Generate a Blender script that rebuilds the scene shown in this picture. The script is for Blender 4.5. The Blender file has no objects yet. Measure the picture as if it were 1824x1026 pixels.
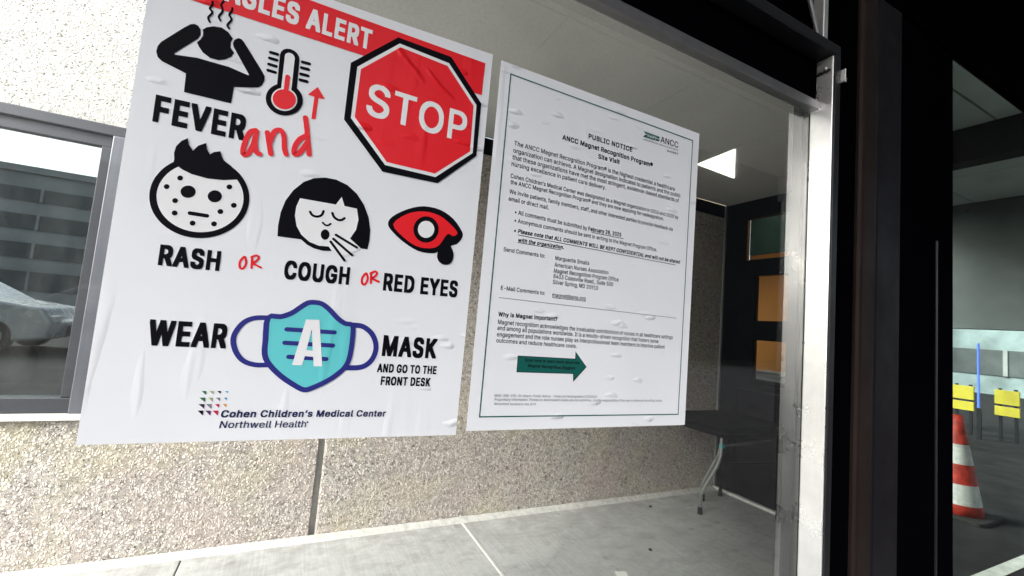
import bpy, math, random
from mathutils import Vector, Matrix
from mathutils.geometry import tessellate_polygon
R = math.radians
C = bpy.context.scene.collection
SC = bpy.context.scene

# ------------------------------------------------------------------ camera, sky, sun, exposure
cam_data = bpy.data.cameras.new('camera'); cam = bpy.data.objects.new('camera', cam_data); C.objects.link(cam)
cam_data.sensor_width = 36; cam_data.lens = 36 * 778.87 / 1824; cam_data.clip_start = .02; cam_data.clip_end = 500
right = Vector((0.8928129, -0.4425165, 0.0840485)); down = Vector((0.1122519, 0.0378818, -0.9929574)); fwd = Vector((0.4362162, 0.8959599, 0.0834947))
m = Matrix.Identity(4)
for i in range(3):
    m[i][0] = right[i]; m[i][1] = -down[i]; m[i][2] = -fwd[i]
EYE = 1.36
m[2][3] = EYE
cam.matrix_world = m
SC.camera = cam
SC.render.resolution_x = 1024; SC.render.resolution_y = 576
SC.view_settings.view_transform = 'Standard'; SC.view_settings.look = 'None'
SC.view_settings.exposure = 1.4; SC.view_settings.gamma = 1
SC.cycles.max_bounces = 10; SC.cycles.diffuse_bounces = 6; SC.cycles.transparent_max_bounces = 12
SC.cycles.caustics_reflective = False

w = bpy.data.worlds.new('World'); SC.world = w; w.use_nodes = True
wn = w.node_tree.nodes; wl = w.node_tree.links
bg = wn['Background']
sky = wn.new('ShaderNodeTexSky'); sky.sky_type = 'NISHITA'; sky.sun_disc = False
SUN_EL, SUN_AZ = R(36), R(237)
sky.sun_elevation = SUN_EL; sky.sun_rotation = SUN_AZ; sky.dust_density = 4; sky.air_density = 1.0
hs = wn.new('ShaderNodeHueSaturation'); hs.inputs['Saturation'].default_value = .5
wl.new(sky.outputs[0], hs.inputs['Color']); wl.new(hs.outputs[0], bg.inputs['Color']); bg.inputs['Strength'].default_value = .15
sd = bpy.data.lights.new('sun', 'SUN'); sd.energy = 4.0; sd.angle = R(32); sd.color = (1, .975, .94)
sun = bpy.data.objects.new('sun', sd); C.objects.link(sun)
sv = Vector((math.sin(SUN_AZ) * math.cos(SUN_EL), math.cos(SUN_AZ) * math.cos(SUN_EL), math.sin(SUN_EL)))
sun.rotation_euler = sv.to_track_quat('Z', 'Y').to_euler()

# ------------------------------------------------------------------ materials
class NT:
    """small node-tree helper"""
    def __init__(s, name):
        s.m = bpy.data.materials.new(name); s.m.use_nodes = True
        s.t = s.m.node_tree; s.b = s.t.nodes['Principled BSDF']; s.out = s.t.nodes['Material Output']
        s.pos = s.n('ShaderNodeNewGeometry').outputs['Position']
    def n(s, typ, **k):
        x = s.t.nodes.new(typ)
        for a, v in k.items(): setattr(x, a, v)
        return x
    def l(s, a, b): s.t.links.new(a, b)
    def put(s, sock, v):
        if hasattr(v, 'links'): s.l(v, sock)
        else: sock.default_value = v
    def scale(s, v):
        x = s.n('ShaderNodeVectorMath', operation='MULTIPLY'); s.l(s.pos, x.inputs[0]); x.inputs[1].default_value = v; return x.outputs[0]
    def noise(s, sc, detail=4, rough=.55, vec=None, dist=0):
        x = s.n('ShaderNodeTexNoise'); x.inputs['Scale'].default_value = sc; x.inputs['Detail'].default_value = detail
        x.inputs['Roughness'].default_value = rough; x.inputs['Distortion'].default_value = dist
        s.l(vec or s.pos, x.inputs['Vector']); return x.outputs['Fac']
    def vor(s, sc, feature='F1', out='Distance', vec=None, rand=1):
        x = s.n('ShaderNodeTexVoronoi', feature=feature); x.inputs['Scale'].default_value = sc; x.inputs['Randomness'].default_value = rand
        s.l(vec or s.pos, x.inputs['Vector']); return x.outputs[out]
    def ramp(s, fac, stops, interp='LINEAR'):
        x = s.n('ShaderNodeValToRGB'); e = x.color_ramp; e.interpolation = interp
        while len(e.elements) < len(stops): e.elements.new(.5)
        for el, (p, c) in zip(e.elements, stops):
            el.position = p; el.color = (*c, 1) if len(c) == 3 else c
        s.l(fac, x.inputs[0]); return x.outputs[0]
    def map(s, v, a, b, c, d):
        x = s.n('ShaderNodeMapRange'); s.l(v, x.inputs[0])
        for i, q in enumerate((a, b, c, d)): x.inputs[i + 1].default_value = q
        return x.outputs[0]
    def math(s, op, a, b=0):
        x = s.n('ShaderNodeMath', operation=op); s.put(x.inputs[0], a); s.put(x.inputs[1], b); return x.outputs[0]
    def mix(s, f, a, b, mode='MIX'):
        x = s.n('ShaderNodeMix', data_type='RGBA', blend_type=mode); s.put(x.inputs[0], f)
        for i, v in ((6, a), (7, b)):
            s.put(x.inputs[i], (*v, 1) if isinstance(v, tuple) and len(v) == 3 else v)
        return x.outputs[2]
    def bump(s, h, dist=.002, strength=1, prev=None):
        x = s.n('ShaderNodeBump'); x.inputs['Strength'].default_value = strength; x.inputs['Distance'].default_value = dist
        s.l(h, x.inputs['Height'])
        if prev: s.l(prev, x.inputs['Normal'])
        return x.outputs[0]
    def done(s, col=None, rough=.5, metal=0, normal=None, spec=None):
        if col is not None: s.put(s.b.inputs['Base Color'], (*col, 1) if isinstance(col, tuple) and len(col) == 3 else col)
        s.put(s.b.inputs['Roughness'], rough); s.put(s.b.inputs['Metallic'], metal)
        if normal: s.l(normal, s.b.inputs['Normal'])
        if spec is not None: s.b.inputs['Specular IOR Level'].default_value = spec
        return s.m
V3 = lambda v: (v, v, v)

def mat_plain(name, col, rough=.5, metal=0, var=.15, sc=8, spec=None, bump=0):
    t = NT(name); f = t.noise(sc, 5)
    lo = tuple(c * (1 - var) for c in col); hi = tuple(min(1, c * (1 + var)) for c in col)
    c = t.ramp(f, [(.3, lo), (.7, hi)])
    r = t.map(t.noise(sc * 3, 3), .3, .7, max(.02, rough - .08), min(1, rough + .08))
    nb = t.bump(t.noise(sc * 25, 3), .001, bump) if bump else None
    return t.done(c, r, metal, nb, spec)

def mat_aggregate(name, cols, gap, cell=66, gapw=.10, tint=1, fleck=.55, bd=.0035, fcol=(.10, .095, .09)):
    """exposed-aggregate precast: pebbles standing out of a darker matrix"""
    t = NT(name)
    wob = t.n('ShaderNodeTexNoise'); wob.inputs['Scale'].default_value = 45; t.l(t.pos, wob.inputs['Vector'])
    add = t.n('ShaderNodeVectorMath', operation='MULTIPLY_ADD'); t.l(wob.outputs['Color'], add.inputs[0]); add.inputs[1].default_value = V3(.014); t.l(t.pos, add.inputs[2])
    v = add.outputs[0]
    d = t.vor(cell, 'DISTANCE_TO_EDGE', vec=v); c = t.vor(cell, 'F1', 'Color', vec=v)
    d2 = t.vor(cell * 2.6, 'DISTANCE_TO_EDGE', vec=v); c2 = t.vor(cell * 2.6, 'F1', 'Color', vec=v)
    sep = t.n('ShaderNodeSeparateColor'); t.l(c, sep.inputs[0])
    sep2 = t.n('ShaderNodeSeparateColor'); t.l(c2, sep2.inputs[0])
    big = t.ramp(sep.outputs[0], cols, 'CONSTANT')
    big = t.mix(t.map(sep.outputs[1], 0, 1, 0, .35), big, (.62, .59, .55))
    small = t.ramp(sep2.outputs[0], cols, 'CONSTANT')
    pick = t.math('GREATER_THAN', sep.outputs[2], .55)
    col = t.mix(pick, big, small)
    dist = t.n('ShaderNodeMix', data_type='FLOAT'); t.l(pick, dist.inputs[0]); t.l(d, dist.inputs[2]); t.l(t.math('MULTIPLY', d2, 1.0), dist.inputs[3])
    h = t.map(dist.outputs[0], 0, .28, 0, 1)
    deep = t.map(t.noise(30, 2), .45, .7, .0, 1)
    gm = t.math('MULTIPLY', t.map(dist.outputs[0], .01, gapw, 1, 0), t.map(t.noise(38, 3), .38, .62, .25, 1))
    col = t.mix(gm, col, gap)
    # a scatter of missing stones: small dark pits
    pits = t.math('MULTIPLY', t.map(t.vor(31, vec=v), .10, .17, 1, 0), t.math('GREATER_THAN', t.noise(13, 1), .50))
    col = t.mix(t.math('MULTIPLY', pits, .8), col, tuple(g * .45 for g in gap))
    fl = t.math('MULTIPLY', t.map(t.vor(58, vec=t.scale((.75, .75, 1.25))), .20, .31, 1, 0), t.math('GREATER_THAN', t.noise(24, 2), .475))
    col = t.mix(t.math('MULTIPLY', fl, fleck), col, fcol)
    # mineral tints in broad patches
    col = t.mix(t.map(t.noise(2.3, 3), .42, .68, 0, .30 * tint), col, (.52, .40, .37))
    yl = t.n('ShaderNodeVectorMath', operation='ADD'); t.l(t.pos, yl.inputs[0]); yl.inputs[1].default_value = (7, 3, 5)
    col = t.mix(t.map(t.noise(3.1, 3, vec=yl.outputs[0]), .5, .72, 0, .35 * tint), col, (.52, .47, .29))
    hh = t.math('SUBTRACT', h, t.math('MULTIPLY', pits, 1.3))
    nb = t.bump(hh, bd, 1)
    return t.done(col, .85, 0, nb)

STONES = [(0, (.56, .50, .455)), (.20, (.61, .555, .51)), (.40, (.51, .46, .42)), (.55, (.64, .60, .56)), (.70, (.57, .495, .455)), (.84, (.45, .41, .38)), (.90, (.61, .575, .53)), (.96, (.16, .145, .13))]
M = {}
M['aggregate'] = mat_aggregate('exposed_aggregate', STONES, (.060, .053, .048), 74, .13, 1, .65, .003)
PALE = [(0, (.66, .64, .61)), (.2, (.72, .71, .69)), (.45, (.62, .60, .57)), (.6, (.76, .75, .73)), (.84, (.52, .50, .48)), (.91, (.30, .29, .28)), (.95, (.72, .71, .69))]
M['aggregate_pale'] = mat_aggregate('pale_aggregate', PALE, (.50, .48, .46), 88, .05, .2, .72, .002, (.035, .033, .032))

def mat_concrete(name, a, b, streak=True):
    t = NT(name)
    f = t.noise(3.2, 8, .65); g = t.noise(28, 6, .7)
    c = t.ramp(f, [(.28, a), (.72, b)])
    c = t.mix(t.map(g, .35, .7, .35, 0), c, tuple(x * .62 for x in a))
    if streak:
        s = t.noise(1, 5, .7, vec=t.scale((95, 3.0, 1)))
        c = t.mix(t.map(s, .4, .75, 0, .35), c, tuple(min(.9, x * 1.35) for x in b))
        blot = t.noise(5.5, 6, .7, vec=t.scale((.8, 1.5, 1)), dist=.25)
        c = t.mix(t.map(blot, .50, .72, 0, .5), c, tuple(x * .55 for x in a))
    sp = t.math('MULTIPLY', t.map(t.vor(26), .05, .085, 1, 0), t.math('GREATER_THAN', t.noise(9, 1), .56))
    c = t.mix(t.math('MULTIPLY', sp, .7), c, (.07, .065, .06))
    gum = t.math('MULTIPLY', t.map(t.vor(4.5), .07, .12, 1, 0), t.math('GREATER_THAN', t.noise(2.6, 1), .52))
    c = t.mix(t.math('MULTIPLY', gum, .35), c, (.12, .12, .115))
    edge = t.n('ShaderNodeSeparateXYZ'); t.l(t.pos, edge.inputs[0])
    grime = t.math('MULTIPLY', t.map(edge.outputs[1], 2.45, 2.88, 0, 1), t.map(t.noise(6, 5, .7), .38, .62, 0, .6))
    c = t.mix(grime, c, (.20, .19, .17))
    nb = t.bump(t.noise(140, 5, .7), .0015, .5)
    return t.done(c, .85, 0, nb)
M['slab'] = mat_concrete('worn_concrete', (.37, .372, .37), (.51, .512, .505))
M['asphalt'] = mat_plain('asphalt', (.032, .032, .034), .9, 0, .3, 3, .05, .4)
M['sealant'] = mat_plain('pale_sealant', (.62, .61, .59), .6, 0, .12, 40)
M['grey_sealant'] = mat_plain('grey_sealant', (.46, .45, .43), .6, 0, .2, 30)
def mat_soffit():
    t = NT('soffit_plaster')
    c = t.ramp(t.noise(1.6, 5, .6), [(.3, (.58, .58, .56)), (.7, (.68, .675, .65))])
    c = t.mix(t.map(t.noise(60, 4, .7), .45, .75, 0, .3), c, (.28, .28, .27))
    sp = t.math('MULTIPLY', t.map(t.vor(70), .05, .12, 1, 0), t.math('GREATER_THAN', t.noise(20, 1), .55))
    c = t.mix(t.math('MULTIPLY', sp, .45), c, (.2, .2, .19))
    return t.done(c, .9, 0, t.bump(t.noise(170, 4, .7), .002, .5))
M['soffit'] = mat_soffit()
def mat_metal(name, col, rough, metal=.85, vec=(60, 60, 2.5)):
    t = NT(name)
    s = t.noise(1, 5, .65, vec=t.scale(vec)); f = t.noise(7, 5, .6)
    c = t.mix(t.map(f, .35, .7, 0, .5), col, tuple(x * .6 for x in col))
    c = t.mix(t.map(s, .4, .8, 0, .3), c, tuple(min(1, x * 1.3) for x in col))
    scr = t.math('MULTIPLY', t.map(t.vor(38), .03, .055, 1, 0), t.math('GREATER_THAN', t.noise(11, 1), .62))
    c = t.mix(t.math('MULTIPLY', scr, .8), c, (.05, .05, .05))
    r = t.map(f, .3, .7, rough - .07, rough + .12)
    return t.done(c, r, metal, t.bump(s, .0006, .35))
M['aluminium'] = mat_metal('mill_aluminium', (.88, .88, .89), .30, .85)
M['beam_metal'] = mat_metal('beam_aluminium', (.22, .22, .23), .36, .7, (2.5, 60, 60))
M['dark_metal'] = mat_metal('dark_anodised', (.022, .023, .028), .36, .6)
M['window_frame'] = mat_metal('weathered_frame', (.07, .073, .085), .42, .5, (3, 50, 50))
M['jamb_metal'] = mat_metal('silver_jamb', (.20, .205, .235), .36, .7)
M['black'] = mat_plain('black_paint', (.0012, .0012, .002), .8, 0, .2, 4, .0)
M['bronze'] = mat_plain('bronze_frame', (.014, .009, .008), .5, 0, .35, 2, .12)
M['charcoal'] = mat_plain('charcoal_frame', (.006, .0055, .008), .5, 0, .3, 2, .12)
M['canopy_white'] = mat_plain('canopy_panel', (.74, .78, .75), .6, 0, .1, 1.5)
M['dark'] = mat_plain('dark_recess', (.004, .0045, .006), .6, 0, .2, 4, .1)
M['facade'] = mat_plain('facade_concrete', (.30, .31, .31), .8, 0, .25, .6)
M['facade_dark'] = mat_plain('facade_band', (.07, .08, .085), .35, 0, .3, 1.2)
M['facade_blue'] = mat_plain('pale_blue_cladding', (.22, .28, .29), .6, 0, .35, .9)
M['orange_wall'] = mat_plain('orange_wall_paint', (.40, .185, .045), .7, 0, .12, 1.4)
M['teal_wall'] = mat_plain('teal_wall_paint', (.022, .085, .09), .7, 0, .2, 1.4)
M['ledge'] = mat_plain('beige_ledge', (.72, .70, .60), .5, 0, .1, 6)
M['paper'] = mat_plain('loose_paper', (.78, .78, .74), .6, 0, .04, 9)
M['table_black'] = mat_plain('black_plastic', (.004, .004, .005), .8, 0, .3, 14, .01)
M['tube'] = mat_metal('grey_tube', (.36, .38, .37), .38, .55)
M['rubber'] = mat_plain('black_rubber', (.01, .01, .01), .8, 0, .2, 20)
M['turquoise'] = mat_plain('turquoise_clip', (.03, .42, .42), .4, 0, .1, 20)
M['red_plastic'] = mat_plain('cone_red', (.50, .035, .02), .55, 0, .45, 16)
M['white_plastic'] = mat_plain('cone_white', (.66, .66, .64), .5, 0, .25, 16)
M['yellow'] = mat_plain('barrier_yellow', (.50, .42, .03), .5, 0, .12, 5)
M['car_silver'] = mat_plain('car_silver', (.50, .52, .54), .25, .4, .05, 2)
M['car_white'] = mat_plain('car_white', (.70, .71, .72), .25, 0, .04, 2)
M['car_glass'] = mat_plain('car_glass', (.015, .018, .02), .08, 0, .1, 3)
M['tyre'] = mat_plain('tyre', (.012, .012, .012), .9, 0, .2, 12)
M['rim'] = mat_plain('rim', (.45, .45, .47), .3, .8, .1, 9)
M['line'] = mat_plain('road_paint', (.70, .70, .66), .7, 0, .2, 14)
M['grass'] = mat_plain('lawn', (.022, .028, .020), .9, 0, .35, 5, .05)
M['screw'] = mat_plain('zinc_screw', (.55, .55, .55), .35, .9, .15, 60)

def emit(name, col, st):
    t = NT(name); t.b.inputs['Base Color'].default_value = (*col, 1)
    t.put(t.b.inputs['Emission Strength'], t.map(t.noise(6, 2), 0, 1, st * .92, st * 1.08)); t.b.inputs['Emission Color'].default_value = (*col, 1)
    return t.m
M['lamp'] = emit('lamp_diffuser', (1, .97, .88), 1.6)  # glow of the triangle that stands in for a reflected light
M['room_lamp'] = emit('room_lamp', (1, .85, .62), .42)
M['blue_lamp'] = emit('blue_sign_tube', (.10, .20, .8), .3)

def glass(name, tint, base, gain, rcol=(1, 1, 1), dirt=.0, grough=0):
    """see-through pane: Fresnel mix of clear transmission and mirror reflection, thin film of dust"""
    t = NT(name); t.t.nodes.remove(t.b)
    tr = t.n('ShaderNodeBsdfTransparent'); tr.inputs[0].default_value = (*tint, 1)
    gl = t.n('ShaderNodeBsdfGlossy'); gl.inputs['Color'].default_value = (*rcol, 1); gl.inputs['Roughness'].default_value = grough
    fr = t.n('ShaderNodeFresnel'); fr.inputs[0].default_value = 1.5
    f = t.math('MINIMUM', t.math('ADD', t.math('MULTIPLY', fr.outputs[0], gain), base), 1)
    mx = t.n('ShaderNodeMixShader'); t.l(f, mx.inputs[0]); t.l(tr.outputs[0], mx.inputs[1]); t.l(gl.outputs[0], mx.inputs[2])
    last = mx.outputs[0]
    if dirt:
        df = t.n('ShaderNodeBsdfDiffuse'); df.inputs[0].default_value = (.7, .7, .68, 1)
        st = t.noise(1, 5, .7, vec=t.scale((9, 9, 2.2)))
        sp = t.map(t.vor(55), .02, .07, .6, 0)
        dd = t.math('MULTIPLY', t.math('ADD', t.map(st, .4, .75, .25, 1), sp), dirt)
        m2 = t.n('ShaderNodeMixShader'); t.l(dd, m2.inputs[0]); t.l(last, m2.inputs[1]); t.l(df.outputs[0], m2.inputs[2]); last = m2.outputs[0]
    t.l(last, t.out.inputs[0]); return t.m
M['glass'] = glass('clear_glass', (.95, .97, .96), 0, .22, (1, 1, 1), 0)
M['window_glass'] = glass('window_glass', (.66, .72, .68), .36, 1.2, (.95, 1, 1), .05, .006)
M['door_glass'] = glass('tinted_door_glass', (.12, .16, .15), .10, 2.6, (.80, .95, .88), .02, .012)

CREASES = [(0.1021, 1.8264, 0.1613, 1.7743, 0.007), (0.1584, 1.8028, 0.2166, 1.76, 0.006)]
def poster_normal(t, amount=1.0):
    """trapped air under the film: short slanted ridges and a few round blisters"""
    wn_ = t.n('ShaderNodeTexNoise'); wn_.inputs['Scale'].default_value = 34; wn_.inputs['Detail'].default_value = 2; t.l(t.pos, wn_.inputs['Vector'])
    wa = t.n('ShaderNodeVectorMath', operation='MULTIPLY_ADD'); t.l(wn_.outputs['Color'], wa.inputs[0]); wa.inputs[1].default_value = V3(.012); t.l(t.pos, wa.inputs[2])
    mp = t.n('ShaderNodeMapping'); t.l(wa.outputs[0], mp.inputs[0]); mp.inputs['Rotation'].default_value = (0, R(40), 0); mp.inputs['Scale'].default_value = (17, 30, 50)
    v = t.n('ShaderNodeTexVoronoi', feature='SMOOTH_F1'); v.inputs['Scale'].default_value = 1; v.inputs['Smoothness'].default_value = .25; t.l(mp.outputs[0], v.inputs['Vector'])
    v2 = t.n('ShaderNodeTexVoronoi', feature='F1'); v2.inputs['Scale'].default_value = 1; t.l(mp.outputs[0], v2.inputs['Vector'])
    sep = t.n('ShaderNodeSeparateColor'); t.l(v2.outputs['Color'], sep.inputs[0])
    keep = t.math('MULTIPLY', t.math('GREATER_THAN', sep.outputs[0], .68), t.map(t.noise(3.4, 2), .43, .53, 0, 1))
    blob = t.math('MULTIPLY', t.map(v.outputs['Distance'], .10, .34, 1, 0), keep)
    mp2 = t.n('ShaderNodeMapping'); t.l(t.pos, mp2.inputs[0]); mp2.inputs['Rotation'].default_value = (0, R(8), 0); mp2.inputs['Scale'].default_value = (30, 30, 5)
    rid = t.math('MULTIPLY', t.map(t.noise(1, 2, .4, vec=mp2.outputs[0]), .60, .74, 0, 1), t.map(t.noise(2.2, 1), .52, .62, 0, 1))
    wav = t.noise(4.5, 2, .4)
    h = t.math('ADD', t.math('ADD', blob, t.math('MULTIPLY', rid, .35)), t.math('MULTIPLY', wav, .9))
    xyz = t.n('ShaderNodeSeparateXYZ'); t.l(t.pos, xyz.inputs[0])
    for (x0, z0, x1, z1, wd) in CREASES:                # sharp folds pressed into the film over the stop sign
        L = math.hypot(x1 - x0, z1 - z0); dx, dz = (x1 - x0) / L, (z1 - z0) / L
        ax = t.math('SUBTRACT', xyz.outputs[0], x0); az = t.math('SUBTRACT', xyz.outputs[2], z0)
        along = t.math('ADD', t.math('MULTIPLY', ax, dx), t.math('MULTIPLY', az, dz))
        off = t.math('SUBTRACT', t.math('MULTIPLY', ax, -dz), t.math('MULTIPLY', az, -dx))
        off = t.math('ABSOLUTE', t.math('ADD', off, t.map(t.noise(40, 2), 0, 1, -.004, .004)))
        win = t.math('MULTIPLY', t.map(along, 0, L * .25, 0, 1), t.map(along, L * .7, L, 1, 0))
        h = t.math('ADD', h, t.math('MULTIPLY', t.math('MULTIPLY', t.map(off, 0, wd, 1, 0), win), 1.1))
    return t.bump(h, .0027, amount)
def mat_print(name, col, rough=.34, bump=1.0, var=.03):
    t = NT('print_' + name)
    c = t.ramp(t.noise(5, 3), [(.3, tuple(x * (1 - var) for x in col)), (.7, tuple(min(1, x * (1 + var)) for x in col))])
    return t.done(c, rough, 0, poster_normal(t, bump), .06 if max(col) < .05 else .3)
INK = dict(black=(.0035, .0035, .006), ink=(.012, .014, .018), red=(.78, .010, .018), white_ink=(.79, .805, .83), navy=(.024, .027, .21), ink_navy=(.012, .014, .07), teal=(.125, .58, .62),
           green=(.03, .16, .06), olive=(.36, .38, .2), sky=(.12, .42, .6), blue=(.03, .22, .5), gray=(.20, .20, .24), plum=(.035, .02, .06), crimson=(.5, .01, .06), orange=(.7, .32, .06), purple=(.10, .015, .12), dark_teal=(.006, .10, .085))
INKM = {k: mat_print(k, v, .55 if k in ('black', 'ink') else .38, .6 if k in ('black', 'ink') else .9) for k, v in INK.items()}
M['poster_film'] = mat_print('poster_film', (.775, .80, .845), .36, 1.0, .02)

# ------------------------------------------------------------------ mesh helpers
class MB:
    def __init__(s): s.v = []; s.f = []; s.mi = []
    def quad(s, pts, mi=0):
        b = len(s.v); s.v += [tuple(p) for p in pts]; s.f.append(tuple(range(b, b + len(pts)))); s.mi.append(mi)
    def box(s, x0, x1, y0, y1, z0, z1, mi=0):
        b = len(s.v)
        s.v += [(x, y, z) for z in (z0, z1) for y in (y0, y1) for x in (x0, x1)]
        for q in ((0, 2, 3, 1), (4, 5, 7, 6), (0, 1, 5, 4), (2, 6, 7, 3), (0, 4, 6, 2), (1, 3, 7, 5)):
            s.f.append(tuple(b + i for i in q)); s.mi.append(mi)
        return s
    def tube(s, pts, r, n=10, mi=0):
        pts = [Vector(p) for p in pts]; rings = []
        ref = Vector((.31, .9, .2)).normalized()
        for i, p in enumerate(pts):
            a = pts[max(0, i - 1)]; c = pts[min(len(pts) - 1, i + 1)]; d = (c - a).normalized()
            u = d.cross(ref).normalized(); q = d.cross(u)
            rr = r[i] if isinstance(r, (list, tuple)) else r
            b = len(s.v); rings.append(b)
            for k in range(n):
                t = 2 * math.pi * k / n; s.v.append(tuple(p + u * rr * math.cos(t) + q * rr * math.sin(t)))
        for b, c in zip(rings, rings[1:]):
            for k in range(n):
                s.f.append((b + k, b + (k + 1) % n, c + (k + 1) % n, c + k)); s.mi.append(mi)
        s.f.append(tuple(rings[0] + k for k in range(n))); s.mi.append(mi)
        s.f.append(tuple(rings[-1] + k for k in reversed(range(n)))); s.mi.append(mi)
        return s
    def prism(s, prof, a, b, axis='y', mi=0):
        """extrude a 2D outline between a and b along an axis"""
        mk = {'y': lambda p, t: (p[0], t, p[1]), 'x': lambda p, t: (t, p[0], p[1]), 'z': lambda p, t: (p[0], p[1], t)}[axis]
        n = len(prof); o = len(s.v)
        s.v += [mk(p, a) for p in prof] + [mk(p, b) for p in prof]
        for k in range(n):
            s.f.append((o + k, o + (k + 1) % n, o + n + (k + 1) % n, o + n + k)); s.mi.append(mi)
        s.f.append(tuple(o + k for k in reversed(range(n)))); s.mi.append(mi)
        s.f.append(tuple(o + n + k for k in range(n))); s.mi.append(mi)
        return s
    def build(s, name, mats, parent=None, bevel=0, smooth=False, seg=2):
        me = bpy.data.meshes.new(name); me.from_pydata(s.v, [], s.f)
        for mt in (mats if isinstance(mats, list) else [mats]): me.materials.append(mt)
        me.polygons.foreach_set('material_index', s.mi)
        if smooth: me.polygons.foreach_set('use_smooth', [True] * len(s.f))
        me.update()
        import bmesh
        bm = bmesh.new(); bm.from_mesh(me); bmesh.ops.recalc_face_normals(bm, faces=bm.faces[:]); bm.to_mesh(me); bm.free()
        o = bpy.data.objects.new(name, me); C.objects.link(o)
        if parent: o.parent = parent; o.matrix_parent_inverse = Matrix.Translation(-parent.location) if not parent.data else Matrix.Identity(4)
        if bevel:
            b = o.modifiers.new('bevel', 'BEVEL'); b.width = bevel; b.segments = seg; b.limit_method = 'ANGLE'; b.angle_limit = R(35)
        return o
def thing(name, label, cat, loc=(0, 0, 0), group=None):
    o = bpy.data.objects.new(name, None); C.objects.link(o); o.location = loc; o.empty_display_size = .1
    o['label'] = label; o['category'] = cat
    if group: o['group'] = group
    return o
def tag(o, label, cat, group=None):
    o['label'] = label; o['category'] = cat
    if group: o['group'] = group
    return o
def structure(o): o['kind'] = 'structure'; return o
def bx(*a): return MB().box(*a)

# ------------------------------------------------------------------ ground
BW = 2.90            # face of the aggregate wall
structure(bx(-60, 60, -60, 60, -.35, -.15).build('ground', M['grass']))
road = structure(bx(-50, 50, -17, .66, -.14, -.012).build('road', M['asphalt']))
pv = MB()
for a, b in ((-7, -1.93), (-1.924, -.389), (-.383, 1.160), (1.178, 3.74)): pv.box(a, b, .68, BW - .004, -.14, 0)
for a, b in ((-7, -1.93), (-1.924, -.389), (-.383, 1.160), (1.178, 3.74)): pv.box(a, b, .12, .674, -.139, .0)
structure(pv.build('pavement', M['slab'], bevel=.004))
sj = MB().box(1.1605, 1.1775, .12, BW - .03, -.05, .004)
structure(sj.build('pavement_joint', M['sealant'], bevel=.003))
cs = MB().prism([(BW - .045, 0.001), (BW - .003, .028), (BW - .003, -.02), (BW - .045, -.02)], -7, 3.66, 'x')
structure(cs.build('pavement_edge_fillet', M['grey_sealant'], bevel=.004))
ln = MB().box(1.8, 16, .22, .30, -.0119, -.008); structure(ln.build('road_marking', M['line']))

# ------------------------------------------------------------------ aggregate wall with its strip window
WT, WB, WR, WL = 2.205, .752, -.84, -5.2
wall = thing('precast_wall', 'pale exposed aggregate concrete wall with strip window, behind the glass screen', 'wall', (0, BW, 0))
bx(-7, .216, BW, BW + .2, 0, WB - .035).build('wall_panel', M['aggregate'], wall, .005)
bx(.250, 3.68, BW, BW + .2, 0, 2.58).build('wall_panel', M['aggregate'], wall, .012)
up = MB().box(-7, .216, BW, BW + .2, WT, 5.2).box(WR, .216, BW + .001, BW + .2, WB - .034, WT - .002).box(-7, WL, BW + .001, BW + .2, WB - .034, WT - .002)
up.build('upper_wall_panel', M['aggregate_pale'], wall)
bx(.2165, .2495, BW + .032, BW + .1, 0, 2.58).build('joint_sealant', M['grey_sealant'], wall)
bx(.246, 3.68, BW + .004, BW + .2, 2.582, 2.70).build('lintel', M['dark'], wall)  # dark strip along the wall top
bx(-7, WR + .02, BW - .03, BW + .02, WB - .034, WB - .004).build('sill', M['sealant'], wall, .003)

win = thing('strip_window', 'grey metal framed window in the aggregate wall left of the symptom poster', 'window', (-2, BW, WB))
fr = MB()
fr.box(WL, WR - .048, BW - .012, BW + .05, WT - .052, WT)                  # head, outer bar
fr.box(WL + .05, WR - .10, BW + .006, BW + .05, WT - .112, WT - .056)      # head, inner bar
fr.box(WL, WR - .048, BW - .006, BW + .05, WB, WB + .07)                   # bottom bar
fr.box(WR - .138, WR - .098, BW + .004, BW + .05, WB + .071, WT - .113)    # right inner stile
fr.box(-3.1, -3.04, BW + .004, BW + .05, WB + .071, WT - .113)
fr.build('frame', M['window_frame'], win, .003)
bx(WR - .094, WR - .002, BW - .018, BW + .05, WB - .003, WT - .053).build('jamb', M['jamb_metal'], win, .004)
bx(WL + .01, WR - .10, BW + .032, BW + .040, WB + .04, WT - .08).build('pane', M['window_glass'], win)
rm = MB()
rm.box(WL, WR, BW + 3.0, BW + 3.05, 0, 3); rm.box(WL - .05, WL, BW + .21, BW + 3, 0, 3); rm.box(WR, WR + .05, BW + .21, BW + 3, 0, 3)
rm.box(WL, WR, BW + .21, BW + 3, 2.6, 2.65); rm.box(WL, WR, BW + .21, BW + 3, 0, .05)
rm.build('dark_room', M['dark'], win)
bx(WL + .02, WR - .02, BW + .06, BW + .72, .70, .775).build('ledge', M['ledge'], win, .004)
for i, (x, y, a) in enumerate(((-1.36, BW + .36, .3), (-1.52, BW + .42, .05))):
    p = MB(); c, s = math.cos(a), math.sin(a)
    p.prism([(x + c * u - s * v, y + s * u + c * v) for u, v in ((-.14, -.1), (.14, -.1), (.14, .1), (-.14, .1))], .7765 + i * .004, .7795 + i * .004, 'z')
    tag(p.build('paper_sheet', M['paper']), ('top' if i else 'lower') + ' white paper sheet of two lying on the ledge inside the window', 'paper')

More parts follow.
